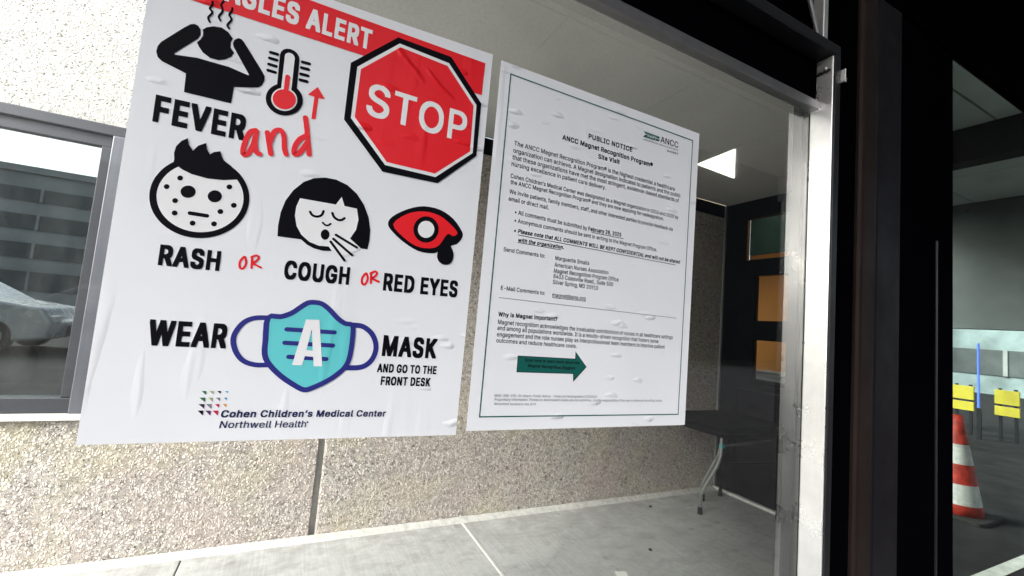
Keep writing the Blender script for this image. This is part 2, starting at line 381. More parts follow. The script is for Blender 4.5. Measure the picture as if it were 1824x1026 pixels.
# ------------------------------------------------------------------ soffit over the walkway, with a glowing triangle for a reflected light
SZ = 2.70
sof = thing('walkway_soffit', 'grey speckled plaster soffit above the walkway behind the glass', 'soffit', (1.6, 1.8, SZ))
bx(-.04, 3.74, .80, BW - .002, SZ, SZ + .25).build('soffit_slab', M['soffit'], sof, .004)
bx(-.04, 3.70, .772, .797, SZ - .03, 4.6).build('fascia', M['dark'], sof)
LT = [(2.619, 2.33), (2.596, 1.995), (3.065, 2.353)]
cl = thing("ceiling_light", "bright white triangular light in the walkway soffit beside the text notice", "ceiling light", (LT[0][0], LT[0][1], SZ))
MB().prism(LT, SZ - .006, SZ - .001, "z").build("diffuser", M["lamp"], cl)  # glowing shape added in place of a light reflected in the glass
# ------------------------------------------------------------------ end shopfront with the lit reception room
EX = 3.68
sf = thing('end_shopfront', 'black framed interior shopfront closing the far end of the walkway', 'shopfront', (EX, 2.1, 0))
f = MB()
f.box(EX, EX + .06, 2.70, BW - .004, .03, SZ - .004)
f.box(EX, EX + .06, 1.22, 2.698, 2.525, SZ - .004)
f.box(EX - .003, EX + .06, 1.22, 2.60, 1.985, 2.135)
f.box(EX - .003, EX + .06, 1.22, 2.60, 1.405, 1.58)
f.box(EX, EX + .06, 1.22, 2.60, .96, 1.015)
f.box(EX - .002, EX + .058, 2.565, 2.699, .96, 2.135)
f.build('frame', M['dark'], sf, .003)
bx(EX + .01, EX + .05, 1.22, 2.699, .03, .957).build('lower_panel', M['charcoal'], sf, .003)
bx(EX - .006, EX + .005, 1.22, 2.69, .955, .968).build('rail', M['dark_metal'], sf)
bx(EX - .02, EX + .06, 1.22, BW - .006, .002, .028).build('threshold', M['sealant'], sf, .004)
M['shop_glass'] = glass('shop_glass', (.80, .82, .80), 0, .15)
for z0, z1, y1 in ((2.137, 2.523, 2.699), (1.582, 1.983, 2.56), (1.017, 1.403, 2.56)):
    bx(EX + .025, EX + .031, 1.23, y1, z0, z1).build('pane', M['shop_glass'], sf)
bx(EX - .022, EX - .002, BW - .022, BW - .004, .03, SZ - .004).build('corner_trim', M['tube'], sf)
room = thing('reception_room', 'warm lit reception room with orange walls seen through the end shopfront', 'room', (4.9, 2, 0))
bx(5.6, 5.7, .9, 4.0, 0, 2.60).build('orange_wall', M['orange_wall'], room)
bx(5.595, 5.7, .9, 4.0, 2.605, 3.2).build('teal_wall', M['teal_wall'], room)
bx(EX + .1, 5.59, 4.0, 4.1, 0, 3.2).build('side_wall', M['orange_wall'], room)
bx(EX + .1, 5.7, .85, 4.1, 3.21, 3.3).build('ceiling', M['teal_wall'], room)
bx(EX + .1, 5.7, .85, 4.1, -.1, .0).build('room_floor', M['charcoal'], room)
bx(EX + .06, 5.7, 3.05, 3.9, 3.16, 3.19).build('lamp_panel', M['room_lamp'], room)
desk = thing('reception_desk', 'dark reception desk in the orange room beyond the shopfront', 'desk', (4.5, 2.4, 0))
bx(4.25, 4.85, 1.3, 3.4, 0, .98).build('desk_body', M['charcoal'], desk, .01)
bx(4.2, 4.9, 1.25, 3.45, .985, 1.02).build('desk_top', M['bronze'], desk, .006)
pp = MB()
random.seed(4)
for k in range(7):
    a = random.uniform(-.3, .3); c, s = math.cos(a), math.sin(a); x, y = 4.40 + random.uniform(-.03, .03), 2.80 + random.uniform(-.03, .03)
    pp.prism([(x + c * u - s * v, y + s * u + c * v) for u, v in ((-.12, -.17), (.12, -.17), (.12, .17), (-.12, .17))], 1.022 + k * .013, 1.033 + k * .013, 'z')
tag(pp.build('paper_stack', M['paper']), 'untidy white paper stack on the reception desk', 'paper')

# ------------------------------------------------------------------ glass screen: posts, beams, pane
PX, GY = 1.315, .757
scr = thing('glass_screen', 'aluminium framed glass screen that carries the two posters', 'glass screen', (0, GY, 0))
bx(-1.3, PX - .002, GY, GY + .006, .05, 2.064).build('pane', M['glass'], scr)
bx(PX, PX + .026, .700, .762, .0, 2.219).build('post', M['aluminium'], scr, .0025)
bx(PX + .001, PX + .026, .694, .6995, .0, 2.218).build('front_trim', M['dark_metal'], scr, .001)  # dark strip colours in the dim reflection on the post front
bx(PX + .002, PX + .024, .730, .762, 2.254, 4.6).build('upper_post', M['aluminium'], scr, .002)
bx(-1.3, PX - .0015, .734, .764, 2.065, 2.092).build('beam', M['beam_metal'], scr, .003)
bx(-1.3, PX + .030, .696, .762, 2.221, 2.252).build('upper_beam', M['dark_metal'], scr, .003)
bx(-1.3, PX - .002, .745, .758, 2.094, 2.219).build('transom_panel', M['black'], scr)
bx(-1.3, 4.0, .766, .771, 2.21, 4.6).build('upper_panel', M['black'], scr)
MB().tube([(PX - .005, .735, 2.262), (PX - .16, .735, 2.60)], .006).build('brace', M['beam_metal'], scr)
MB().tube([(PX - .001, .72 + .003 * math.sin(k * 2.2), 2.165 + .0003 * k) if 0 else (PX - .0005 - .003, .706 + k * .005, 2.176 + .0015 * math.sin(k * 2.4)) for k in range(10)], [.0035 + .0012 * (k % 2) for k in range(10)], 8).build('weld_bead', M['dark_metal'], scr, smooth=True)
MB().tube([(PX - .003, .733 + k * .004, 2.068 + .0015 * math.sin(k * 2.4)) for k in range(8)], [.003 + .0012 * (k % 2) for k in range(8)], 8).build('weld_bead', M['aluminium'], scr, smooth=True)
def screw(x, y, z, r=.006):
    mb = MB().tube([(x + .001, y, z), (x - .003, y, z), (x - .0045, y, z)], [r, r, r * .6], 14)
    o = mb.build('screw', M['screw'], scr); 
    return o
screw(PX, .728, .585); screw(PX, .722, 2.188, .004)
br = MB().prism([(PX + .027, 2.140), (PX + .031, 2.140), (PX + .031, 2.178), (PX + .027, 2.178)], .682, .702, 'y')
br.prism([(PX + .0311, 2.144), (PX + .060, 2.154), (PX + .062, 2.172), (PX + .056, 2.178), (PX + .0311, 2.176)], .695, .698, 'y')
bo = br.build('bracket', M['aluminium'], scr, .001)
for x, z in ((PX + .041, 2.160), (PX + .052, 2.167)):
    MB().tube([(x, .695, z), (x, .6925, z)], .0042, 12).build('bolt', M['rubber'], bo)

# ------------------------------------------------------------------ entrance door right of the post
dr = thing('entrance_door', 'black framed entrance door with tinted glass at the right edge', 'door', (2.3, GY, 0))
bx(1.346, 1.548, .752, .80, .0, 4.6).build('jamb', M['black'], dr, .003)
bx(1.552, 1.640, .735, .80, .0, 2.58).build('bronze_jamb', M['bronze'], dr, .012)
bx(1.655, 1.815, .742, .80, .0, 2.58).build('charcoal_jamb', M['charcoal'], dr, .008)
bx(1.640, 1.655, .760, .80, .0, 2.58).build('jamb_gap', M['black'], dr)
bx(1.818, 2.232, .750, .79, .02, 2.58).build('stile', M['black'], dr, .004)
bx(2.085, 2.092, .744, .752, .1, 1.8).build('edge_trim', M['dark_metal'], dr, .002)
bx(1.552, 4.2, .746, .764, 2.585, 4.6).build('header', M['black'], dr, .003)
bx(1.70, 1.706, .740, .747, 2.6, 4.5).build('header_trim', M['jamb_metal'], dr)
bx(2.20, 2.206, .738, .747, 2.9, 4.5).build('header_trim', M['window_frame'], dr)
bx(2.233, 3.9, .758, .764, .06, 2.583).build('pane', M['door_glass'], dr)
bx(2.233, 4.2, .750, .79, .0, .058).build('bottom_rail', M['black'], dr, .003)
bx(3.9, 4.2, .750, .79, .06, 2.583).build('far_stile', M['black'], dr, .003)
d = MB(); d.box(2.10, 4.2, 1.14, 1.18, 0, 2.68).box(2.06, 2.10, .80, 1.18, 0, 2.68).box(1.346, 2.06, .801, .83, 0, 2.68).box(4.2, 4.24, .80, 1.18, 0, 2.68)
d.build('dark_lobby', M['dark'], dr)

# ------------------------------------------------------------------ posters on the glass
GLYPHS={
 'regular':{" ":[188,[]],",":[200,[[32,-125,92,-125,144,55,143,77,58,76,30,-98]]],"-":[465,[[108,182,342,181,346,185,346,245,342,250,111,250,106,245]]],".":[200,[[84,-10,101,-11,128,-5,143,10,150,23,150,53,147,65,128,87,104,94,71,90,53,79,43,62,42,23,46,11,59,-2]]],"0":[465,[[218,-13,264,-11,297,-2,330,16,352,35,376,68,394,107,412,194,410,335,391,407,370,449,333,490,312,504,282,516,243,523,210,523,162,513,122,491,94,464,62,407,50,368,40,314,40,194,53,128,74,74,102,35,123,16,174,-8],[210,58,176,77,155,98,140,128,122,197,118,284,131,356,152,404,192,444,228,454,261,444,274,434,294,414,313,383,332,311,334,224,322,152,313,125,297,97,276,76,258,64,240,58]]],"1":[465,[[70,-6,400,-6,400,61,289,62,284,66,283,514,187,514,78,432,78,357,82,353,97,353,193,424,203,426,204,66,199,62,70,61]]],"2":[465,[[58,-6,398,-6,398,57,394,62,173,63,337,242,368,285,383,318,390,345,390,399,380,432,360,465,322,499,289,514,256,521,193,521,163,515,114,489,78,450,66,426,60,402,58,357,136,357,141,393,157,421,178,439,211,452,253,448,280,434,298,415,305,402,312,366,305,339,293,315,265,278,57,54]]],"3":[465,[[208,-13,260,-11,290,-5,326,10,347,25,370,47,393,86,400,110,402,161,393,203,380,228,347,265,317,282,275,295,243,296,381,455,382,509,377,514,65,514,60,509,60,449,65,445,268,443,148,305,148,245,152,241,236,238,266,228,284,217,303,197,318,158,318,125,305,97,285,77,260,64,236,58,200,58,161,70,146,82,133,95,116,138,41,139,36,134,36,110,46,77,62,49,80,31,122,4,164,-8]]],"4":[465,[[274,-6,352,-6,354,96,418,98,422,102,422,168,358,170,354,174,352,321,274,321,271,171,130,170,126,174,311,486,318,501,318,510,313,515,238,513,32,165,32,102,37,98,271,97]]],"5":[465,[[212,-13,258,-11,309,4,334,20,364,50,391,98,400,152,400,188,394,221,379,257,356,290,321,318,288,333,255,340,201,340,146,323,158,434,165,445,375,446,376,509,372,514,90,514,86,509,58,272,60,248,105,241,135,241,165,258,195,268,222,271,249,264,277,248,294,231,307,212,316,182,320,161,313,128,304,107,276,76,249,61,234,58,204,58,173,71,146,95,129,135,54,134,52,104,59,83,74,53,90,35,117,13,147,-2,183,-11]]],"6":[465,[[216,-13,262,-11,289,-5,319,7,341,23,374,62,389,92,396,119,398,140,396,197,380,245,366,266,341,290,307,309,274,319,206,320,329,500,330,509,325,514,247,514,236,506,90,287,75,257,56,197,56,125,63,95,88,49,109,26,148,1,190,-11],[217,55,181,70,156,92,138,131,134,173,147,209,172,238,196,252,217,259,235,259,274,243,295,222,314,188,318,143,314,125,302,101,280,76,247,58]]],"7":[465,[[88,-6,174,-6,399,441,398,514,56,513,54,450,59,446,307,444,88,6]]],"8":[465,[[216,-13,268,-11,301,-5,325,4,355,22,380,47,395,68,404,89,410,125,407,170,392,209,361,247,329,266,358,289,374,311,386,338,390,353,390,407,383,434,360,470,331,495,295,513,244,523,208,523,157,513,111,488,78,452,62,407,63,350,69,329,85,301,100,283,123,266,93,248,73,228,54,197,44,164,45,101,72,47,93,26,127,4,184,-11],[214,55,181,64,146,86,129,113,126,149,138,182,163,207,181,219,199,225,238,229,271,219,304,195,320,170,326,149,326,128,317,101,289,73,253,58],[208,298,184,307,156,332,144,359,144,389,153,413,172,435,202,450,235,454,271,441,295,420,308,392,308,362,295,331,268,307,241,298]]],"9":[465,[[124,-6,205,-7,211,-4,350,201,383,264,392,291,398,333,398,363,392,405,383,429,364,460,337,488,289,514,259,521,193,521,157,511,117,489,90,462,63,414,56,387,56,315,66,279,88,242,121,212,151,197,211,188,246,189,123,9],[214,251,178,266,154,290,138,324,134,360,144,396,156,414,181,439,208,451,229,455,271,439,292,421,314,381,318,336,305,300,284,273,253,254]]],":":[200,[[84,-10,101,-11,128,-5,143,10,150,23,150,53,147,65,128,87,104,94,71,90,53,79,43,62,42,23,46,11,59,-2],[72,266,116,265,137,278,144,287,150,302,150,329,141,350,131,360,113,367,77,367,55,356,46,344,42,335,43,293,56,277]]],"?":[370,[[154,-10,171,-11,195,-5,210,10,217,23,217,59,201,82,186,90,141,90,118,74,110,56,110,26,116,11,132,-5],[126,146,201,146,206,191,218,218,304,290,316,305,328,335,332,350,332,413,316,455,289,488,270,501,234,516,195,523,162,523,105,510,74,494,46,467,29,437,20,410,21,374,96,373,103,383,107,404,122,428,135,441,177,456,210,447,225,438,247,410,252,383,250,365,241,344,219,319,168,283,146,260,134,242,124,203]]],"@":[688,[[342,-141,379,-142,427,-136,508,-115,512,-111,512,-99,500,-57,496,-53,481,-52,427,-70,373,-79,310,-76,259,-64,220,-46,193,-28,160,5,132,51,117,93,108,147,108,207,123,282,144,327,168,360,192,384,220,403,277,427,337,437,391,433,442,418,499,383,529,349,545,324,566,270,572,192,563,114,547,81,529,68,514,68,496,77,482,108,481,340,415,341,406,329,370,346,313,350,271,340,231,315,204,282,186,240,180,213,180,150,186,114,207,66,238,32,262,17,292,8,355,8,397,23,418,43,454,14,490,5,535,5,568,11,587,21,602,36,626,75,638,123,644,177,641,273,626,327,592,388,550,434,508,463,448,487,394,497,301,497,241,487,193,469,141,438,108,408,69,354,42,285,32,225,32,129,42,72,63,12,84,-24,108,-54,157,-94,205,-118,274,-136],[328,71,298,80,270,108,254,150,252,198,264,240,289,269,307,280,346,284,376,274,401,246,410,216,414,171,404,126,390,99,361,77]]],"A":[492,[[10,-6,94,-6,141,129,148,137,334,136,385,-4,391,-7,470,-6,470,9,464,30,302,471,283,514,196,515,189,507,15,30,8,9],[172,206,171,216,238,413,242,411,308,210,304,206]]],"B":[468,[[54,-6,255,-7,312,-1,345,8,375,23,409,60,421,87,428,123,428,150,421,189,402,223,381,245,343,267,378,290,397,315,406,348,406,399,391,447,345,493,312,508,276,515,54,513],[135,63,135,223,261,224,279,220,310,204,334,177,346,141,343,117,326,90,303,74,267,65,234,62],[135,291,135,445,246,446,264,443,285,436,304,423,316,408,326,381,325,357,313,330,291,308,264,296,225,290]]],"C":[522,[[254,-13,310,-11,340,-5,373,7,404,26,438,56,458,86,470,110,482,155,482,164,478,166,400,165,389,134,361,97,319,70,286,61,247,61,223,67,193,82,152,119,141,137,116,203,114,227,116,302,129,347,150,386,193,426,223,441,247,448,271,450,304,444,334,432,372,401,400,344,482,344,482,356,470,398,443,446,418,472,391,492,367,504,331,516,283,523,250,523,202,516,139,489,109,466,76,426,60,398,39,338,32,299,32,206,39,170,60,110,84,71,114,38,169,4,196,-5]]],"D":[514,[[54,-6,225,-7,303,2,333,11,385,42,416,72,433,96,457,147,466,186,470,207,466,324,457,363,430,420,387,467,363,484,333,499,264,515,54,513],[135,63,134,444,234,446,288,433,312,421,340,399,358,378,379,333,388,288,388,222,376,168,361,138,338,108,291,77,243,65]]],"E":[431,[[54,-6,384,-6,386,57,381,62,138,62,134,66,135,223,360,224,364,228,364,288,360,293,135,294,134,444,378,446,382,450,381,514,54,513]]],"F":[422,[[54,-6,132,-6,135,214,351,215,356,219,356,279,351,284,134,285,134,444,375,446,380,450,378,514,54,513]]],"G":[532,[[258,-13,310,-11,361,1,397,19,424,40,449,68,473,110,482,146,488,197,488,257,484,262,280,262,276,257,277,194,404,191,404,179,398,152,374,110,350,86,322,70,286,61,250,61,223,67,193,82,150,122,132,155,117,200,114,281,123,329,144,377,168,407,184,420,232,444,268,450,292,447,319,438,352,418,377,389,400,344,478,343,482,347,473,392,455,428,427,463,394,489,364,504,328,516,280,523,247,523,190,513,148,495,115,472,82,435,57,392,39,341,32,302,36,185,51,131,75,83,100,52,139,19,193,-5]]],"H":[529,[[54,-6,132,-6,134,222,138,227,381,226,384,-6,466,-6,465,514,384,513,382,300,378,296,135,297,132,513,54,513]]],"I":[312,[[24,-6,278,-6,277,61,196,62,192,66,192,441,196,446,277,447,277,514,24,513,25,447,106,446,110,441,110,66,106,62,25,61]]],"K":[479,[[54,-6,132,-6,134,162,195,226,207,214,363,-6,456,-6,457,6,448,21,258,288,442,486,454,501,453,514,353,513,135,275,132,513,54,513]]],"L":[405,[[54,-6,366,-7,370,-3,370,57,366,62,134,63,134,510,129,515,57,515,52,510]]],"M":[640,[[54,-6,126,-7,130,-3,132,363,275,-3,282,-7,352,-6,495,363,496,-3,501,-7,576,-6,576,513,468,513,344,198,315,111,286,195,163,510,156,515,54,514]]],"N":[535,[[54,-6,129,-7,134,-3,132,385,378,-6,472,-6,471,514,396,515,392,510,390,128,147,511,141,515,54,513]]],"O":[545,[[254,-13,310,-11,340,-5,394,19,418,37,452,74,482,128,494,167,500,206,500,302,494,338,479,386,452,434,418,472,385,495,343,513,286,523,250,523,202,516,175,507,124,478,88,441,63,404,45,359,32,299,32,206,38,173,51,131,78,80,112,40,145,16,193,-5],[244,61,223,67,183,89,157,115,138,143,116,203,114,281,129,347,141,371,169,409,196,429,223,441,247,448,286,448,313,441,347,422,366,407,398,362,413,323,420,290,420,218,407,167,389,131,364,101,340,82,301,64,286,61]]],"P":[457,[[54,-6,132,-6,135,178,243,179,312,188,364,216,397,255,412,294,418,330,415,390,400,435,388,453,363,479,342,493,315,505,261,515,54,513],[135,249,135,445,246,446,261,443,288,433,316,408,331,378,334,333,325,300,303,272,279,257,234,248]]],"Q":[545,[[393,-54,472,-55,476,-51,473,-36,423,30,420,39,454,77,473,108,488,144,498,186,500,303,485,372,467,411,446,441,407,480,364,505,307,521,226,521,169,505,123,477,92,447,69,414,45,360,32,300,32,207,48,138,66,99,94,59,139,20,166,5,202,-7,244,-13,289,-13,352,-2],[259,59,229,65,196,80,172,98,150,123,132,153,117,201,114,282,126,339,138,366,158,396,180,417,211,436,253,449,280,449,310,442,340,427,383,387,407,342,416,309,420,288,420,219,410,174,401,153,386,126,370,107,362,111,322,163,241,163,240,147,300,66,271,59]]],"R":[461,[[54,-6,132,-6,134,186,138,191,237,190,345,-6,436,-6,433,15,330,204,364,225,391,252,412,297,418,336,416,390,403,432,388,456,366,479,345,493,318,505,264,515,54,513],[135,261,135,445,249,446,291,433,321,406,334,369,334,336,325,306,304,282,273,266,255,263]]],"S":[459,[[214,-15,233,-16,290,-10,320,-1,356,17,378,36,402,69,414,99,418,123,418,162,408,195,395,217,369,243,320,271,176,314,151,330,130,351,125,375,126,387,140,415,164,436,212,452,242,451,266,445,290,433,318,405,329,372,408,372,408,405,402,426,372,471,350,490,323,505,269,521,185,521,155,514,119,499,94,483,67,456,52,429,42,387,46,339,55,312,85,276,113,257,146,242,281,202,311,185,333,156,336,129,318,96,293,74,275,65,239,56,191,59,155,74,124,105,113,142,32,141,30,114,40,81,55,54,74,32,119,2,176,-13]]],"T":[461,[[184,-6,263,-7,268,-3,268,444,425,447,425,514,26,513,26,447,179,446,184,441]]],"U":[529,[[248,-14,267,-15,321,-9,378,12,423,48,442,73,457,106,466,160,465,515,386,514,386,187,382,160,364,112,345,90,312,69,279,60,237,60,189,78,159,105,140,139,134,166,134,511,129,516,54,514,52,139,62,100,92,52,119,25,144,9,195,-9]]],"V":[492,[[196,-6,283,-7,290,0,470,495,469,514,391,515,384,510,241,93,95,510,88,515,10,513,9,495]]],"W":[698,[[148,-6,238,-6,343,378,444,0,451,-7,538,-6,677,492,676,513,598,515,591,507,493,117,392,507,385,515,298,514,193,117,92,513,10,514,9,492]]],"Y":[484,[[196,-6,278,-6,279,204,458,492,462,501,460,514,376,515,370,511,238,291,234,291,209,339,100,514,10,513,9,501,15,489,194,201]]],"a":[401,[[148,-15,165,-16,210,-10,234,-1,267,23,268,-3,273,-7,342,-7,346,-3,346,267,340,306,331,327,306,359,279,376,261,382,231,389,156,389,117,379,78,359,48,328,32,297,33,285,84,269,105,269,141,307,165,319,195,326,237,313,255,295,262,282,266,255,258,242,243,236,132,221,87,208,48,185,26,150,22,135,22,78,39,38,59,15,90,-4,126,-13],[153,53,129,62,110,78,100,102,110,129,144,154,267,175,268,147,262,114,242,81,201,56]]],"b":[436,[[216,-14,269,-12,299,-3,342,25,363,49,387,97,400,157,400,220,390,271,375,307,352,340,320,368,278,386,260,390,194,389,158,377,125,350,122,514,50,516,46,511,46,-2,50,-6,119,-5,122,30,148,7,170,-6],[209,54,188,60,172,70,142,103,133,121,124,160,124,217,133,256,150,286,172,307,188,317,227,324,257,314,278,300,297,277,316,229,318,166,309,127,284,85,251,60,230,54]]],"c":[408,[[198,-14,250,-12,283,-3,307,9,349,48,372,94,371,106,367,110,316,123,298,123,277,87,259,69,223,54,196,54,172,60,151,75,127,102,117,121,104,184,114,244,139,290,169,314,199,324,232,320,268,300,298,258,319,258,370,271,371,283,359,313,344,334,322,357,286,377,241,390,172,390,136,380,105,364,68,331,54,310,36,271,26,223,26,151,30,127,45,82,64,51,96,19,133,-3,169,-12]]],"d":[436,[[182,-14,202,-15,247,-9,281,10,304,33,307,-5,380,-5,379,515,304,514,301,348,271,374,244,386,226,390,160,389,115,374,79,348,60,325,39,283,26,232,26,145,45,79,70,39,103,9,154,-12],[193,54,172,60,156,70,126,103,111,142,104,190,114,247,133,284,172,317,211,324,235,317,256,305,281,277,296,238,302,205,302,172,287,112,272,88,257,73,235,60,214,54]]],"e":[416,[[200,-14,220,-15,268,-9,292,-3,313,9,352,42,368,67,374,88,374,97,370,99,319,111,301,111,295,107,284,88,256,63,229,54,199,54,160,66,147,76,130,93,117,115,108,148,108,157,112,162,380,163,378,247,365,292,353,316,332,343,301,368,277,380,235,390,166,389,136,380,93,355,64,326,45,295,26,229,30,130,45,82,64,51,82,30,121,3,169,-12],[109,229,117,262,134,289,172,317,199,324,238,317,256,306,281,277,290,262,296,238,296,229,292,228]]],"f":[266,[[74,-6,147,-7,152,-3,152,315,156,320,234,320,238,324,238,384,153,387,152,429,158,447,174,463,189,467,231,464,237,467,250,510,250,525,246,530,222,536,162,536,117,520,92,498,77,474,74,462,72,387,3,386,-2,381,0,321,69,320,74,315]]],"g":[437,[[198,-157,265,-152,298,-143,322,-131,343,-115,358,-98,374,-67,380,-43,380,380,376,385,307,384,304,345,286,364,265,378,235,388,178,391,130,381,105,368,72,338,54,314,33,266,26,233,26,149,30,128,48,80,85,34,130,7,157,1,202,-2,256,7,274,16,302,38,302,-4,290,-52,272,-70,247,-83,226,-89,187,-89,163,-83,138,-67,106,-35,91,-36,42,-64,42,-76,49,-89,73,-116,97,-134,145,-152],[190,67,154,82,126,110,111,149,104,194,117,254,136,288,169,315,205,323,241,315,262,301,281,278,300,230,302,170,299,149,284,113,256,82,220,67]]],"h":[422,[[46,-6,122,-6,124,246,136,279,155,302,179,316,203,323,230,319,255,306,276,282,285,255,288,225,290,-6,362,-7,366,-3,366,258,360,300,354,318,341,340,321,363,296,379,263,389,191,388,146,370,125,355,124,510,119,515,50,515,46,510]]],"i":[179,[[46,-6,119,-7,124,-3,124,381,119,386,50,386,46,381],[64,438,104,437,129,456,136,471,136,495,132,507,116,523,98,530,68,530,40,513,34,498,34,465,50,446]]],"k":[393,[[46,-6,122,-6,124,132,152,160,287,-7,377,-7,382,-3,381,6,371,19,217,213,246,249,366,369,368,384,275,385,125,235,124,510,119,515,50,515,46,510]]],"l":[201,[[130,-8,161,-9,179,-6,188,-2,190,13,180,58,140,60,130,67,124,85,124,511,119,516,50,516,46,511,46,55,52,31,70,10,101,-6]]],"m":[622,[[46,-6,122,-6,124,252,127,267,142,294,155,307,176,319,209,323,230,316,245,305,258,288,264,270,266,-6,344,-6,346,258,349,273,360,294,386,316,407,323,431,323,467,304,477,291,486,261,488,-6,566,-6,568,255,561,306,543,345,515,373,467,392,407,392,374,382,346,366,320,339,296,368,275,382,239,392,176,388,143,370,122,352,119,385,47,385]]],"n":[422,[[46,-6,122,-6,124,246,136,279,155,302,179,316,203,323,230,319,255,306,276,282,285,255,288,225,290,-6,366,-6,366,258,360,300,354,318,341,340,321,363,296,379,263,389,194,389,146,370,122,352,119,385,46,384]]],"o":[427,[[198,-14,250,-12,295,3,322,21,352,51,365,73,380,106,390,151,386,244,371,292,359,313,342,337,310,365,280,380,244,390,172,390,136,380,105,364,68,331,54,310,36,271,26,223,26,151,30,127,45,82,64,51,96,19,133,-3,169,-12],[193,54,172,60,153,73,126,103,111,142,104,190,117,253,140,292,169,314,199,324,217,324,260,304,290,271,308,214,308,160,290,103,265,75,232,57]]],"p":[436,[[46,-149,122,-149,125,27,149,6,179,-9,221,-15,269,-12,299,-3,327,13,348,31,372,64,387,97,400,157,396,241,387,280,366,322,320,368,296,380,260,390,197,390,158,377,122,347,119,383,46,382],[209,54,188,60,172,70,142,103,133,121,124,160,124,217,133,256,150,286,172,307,188,317,227,324,257,314,278,300,297,277,316,229,318,166,309,127,284,85,251,60,230,54]]],"r":[271,[[46,-6,122,-6,124,246,127,261,144,291,176,313,206,320,252,318,251,388,230,392,176,388,143,373,122,355,119,385,46,384]]],"s":[377,[[170,-14,189,-15,243,-9,291,12,325,46,337,73,340,94,337,139,328,160,307,184,270,206,153,237,132,250,119,268,119,283,125,295,141,312,180,327,198,326,228,314,246,296,261,273,285,273,330,285,332,301,328,313,310,343,297,357,258,380,222,390,153,390,123,383,84,365,53,334,41,307,38,286,44,232,62,202,77,190,108,174,144,162,216,146,240,134,253,121,256,97,248,79,222,60,183,51,150,57,131,67,119,79,99,114,30,100,28,79,32,67,44,43,65,19,111,-6]]],"t":[239,[[158,-10,183,-11,219,-4,220,17,210,60,159,58,142,71,137,83,136,317,141,322,213,323,214,380,210,385,138,386,135,477,60,478,56,473,54,386,0,383,-2,326,3,322,51,322,56,317,56,83,65,41,76,23,99,4,129,-8]]],"u":[422,[[172,-11,221,-9,263,9,287,27,290,-5,366,-5,365,383,290,382,288,163,285,133,276,106,264,88,242,69,209,57,179,60,151,76,133,100,124,124,122,382,46,382,46,97,49,82,64,46,86,19,122,-3]]],"v":[401,[[154,-6,230,-7,237,-3,378,366,377,385,296,384,220,177,198,105,194,103,92,384,10,384,10,366]]],"w":[579,[[130,-6,206,-6,284,261,358,-6,437,-6,549,354,552,384,476,386,469,381,398,119,394,123,372,219,327,381,320,386,245,385,241,381,170,117,96,384,17,385,16,363]]],"x":[391,[[14,-6,100,-6,189,131,278,-6,366,-6,367,6,238,192,361,372,360,385,273,385,192,258,188,258,109,384,20,384,20,372,141,195,14,9]]],"y":[401,[[72,-151,98,-152,146,-143,170,-128,198,-97,222,-43,372,350,378,371,377,384,296,383,194,103,92,383,10,383,10,371,16,350,150,2,141,-34,129,-58,113,-74,95,-83,56,-80,49,-88,40,-127,40,-145]]],"z":[392,[[36,-6,348,-6,348,61,145,63,165,94,340,321,344,330,342,385,42,384,42,318,231,317,235,312,35,54]]],"®":[475,[[220,112,267,114,315,126,345,141,375,165,402,195,424,232,433,259,440,301,440,331,433,373,424,400,399,443,363,480,342,494,312,509,261,522,201,522,168,515,132,500,98,478,70,451,53,427,38,397,26,349,26,283,29,265,38,235,63,192,81,172,123,138,165,120],[216,174,189,180,165,192,123,228,98,271,92,298,92,337,110,388,149,430,168,443,198,455,231,460,252,459,300,440,338,409,364,364,374,313,370,289,355,250,321,210,273,180,246,174],[152,220,210,220,212,277,216,282,234,278,264,220,327,217,330,220,328,232,297,292,313,313,320,331,319,370,303,399,273,414,152,412],[213,325,212,370,234,372,250,364,256,352,254,340,234,324]]],"’":[189,[[46,312,106,312,152,471,158,498,157,514,72,513,44,339]]],"•":[401,[[182,87,229,89,268,107,299,141,312,177,312,225,305,249,293,270,265,298,244,310,217,317,172,317,133,304,96,270,84,249,78,225,78,174,90,141,100,128,120,108,148,92]]]},
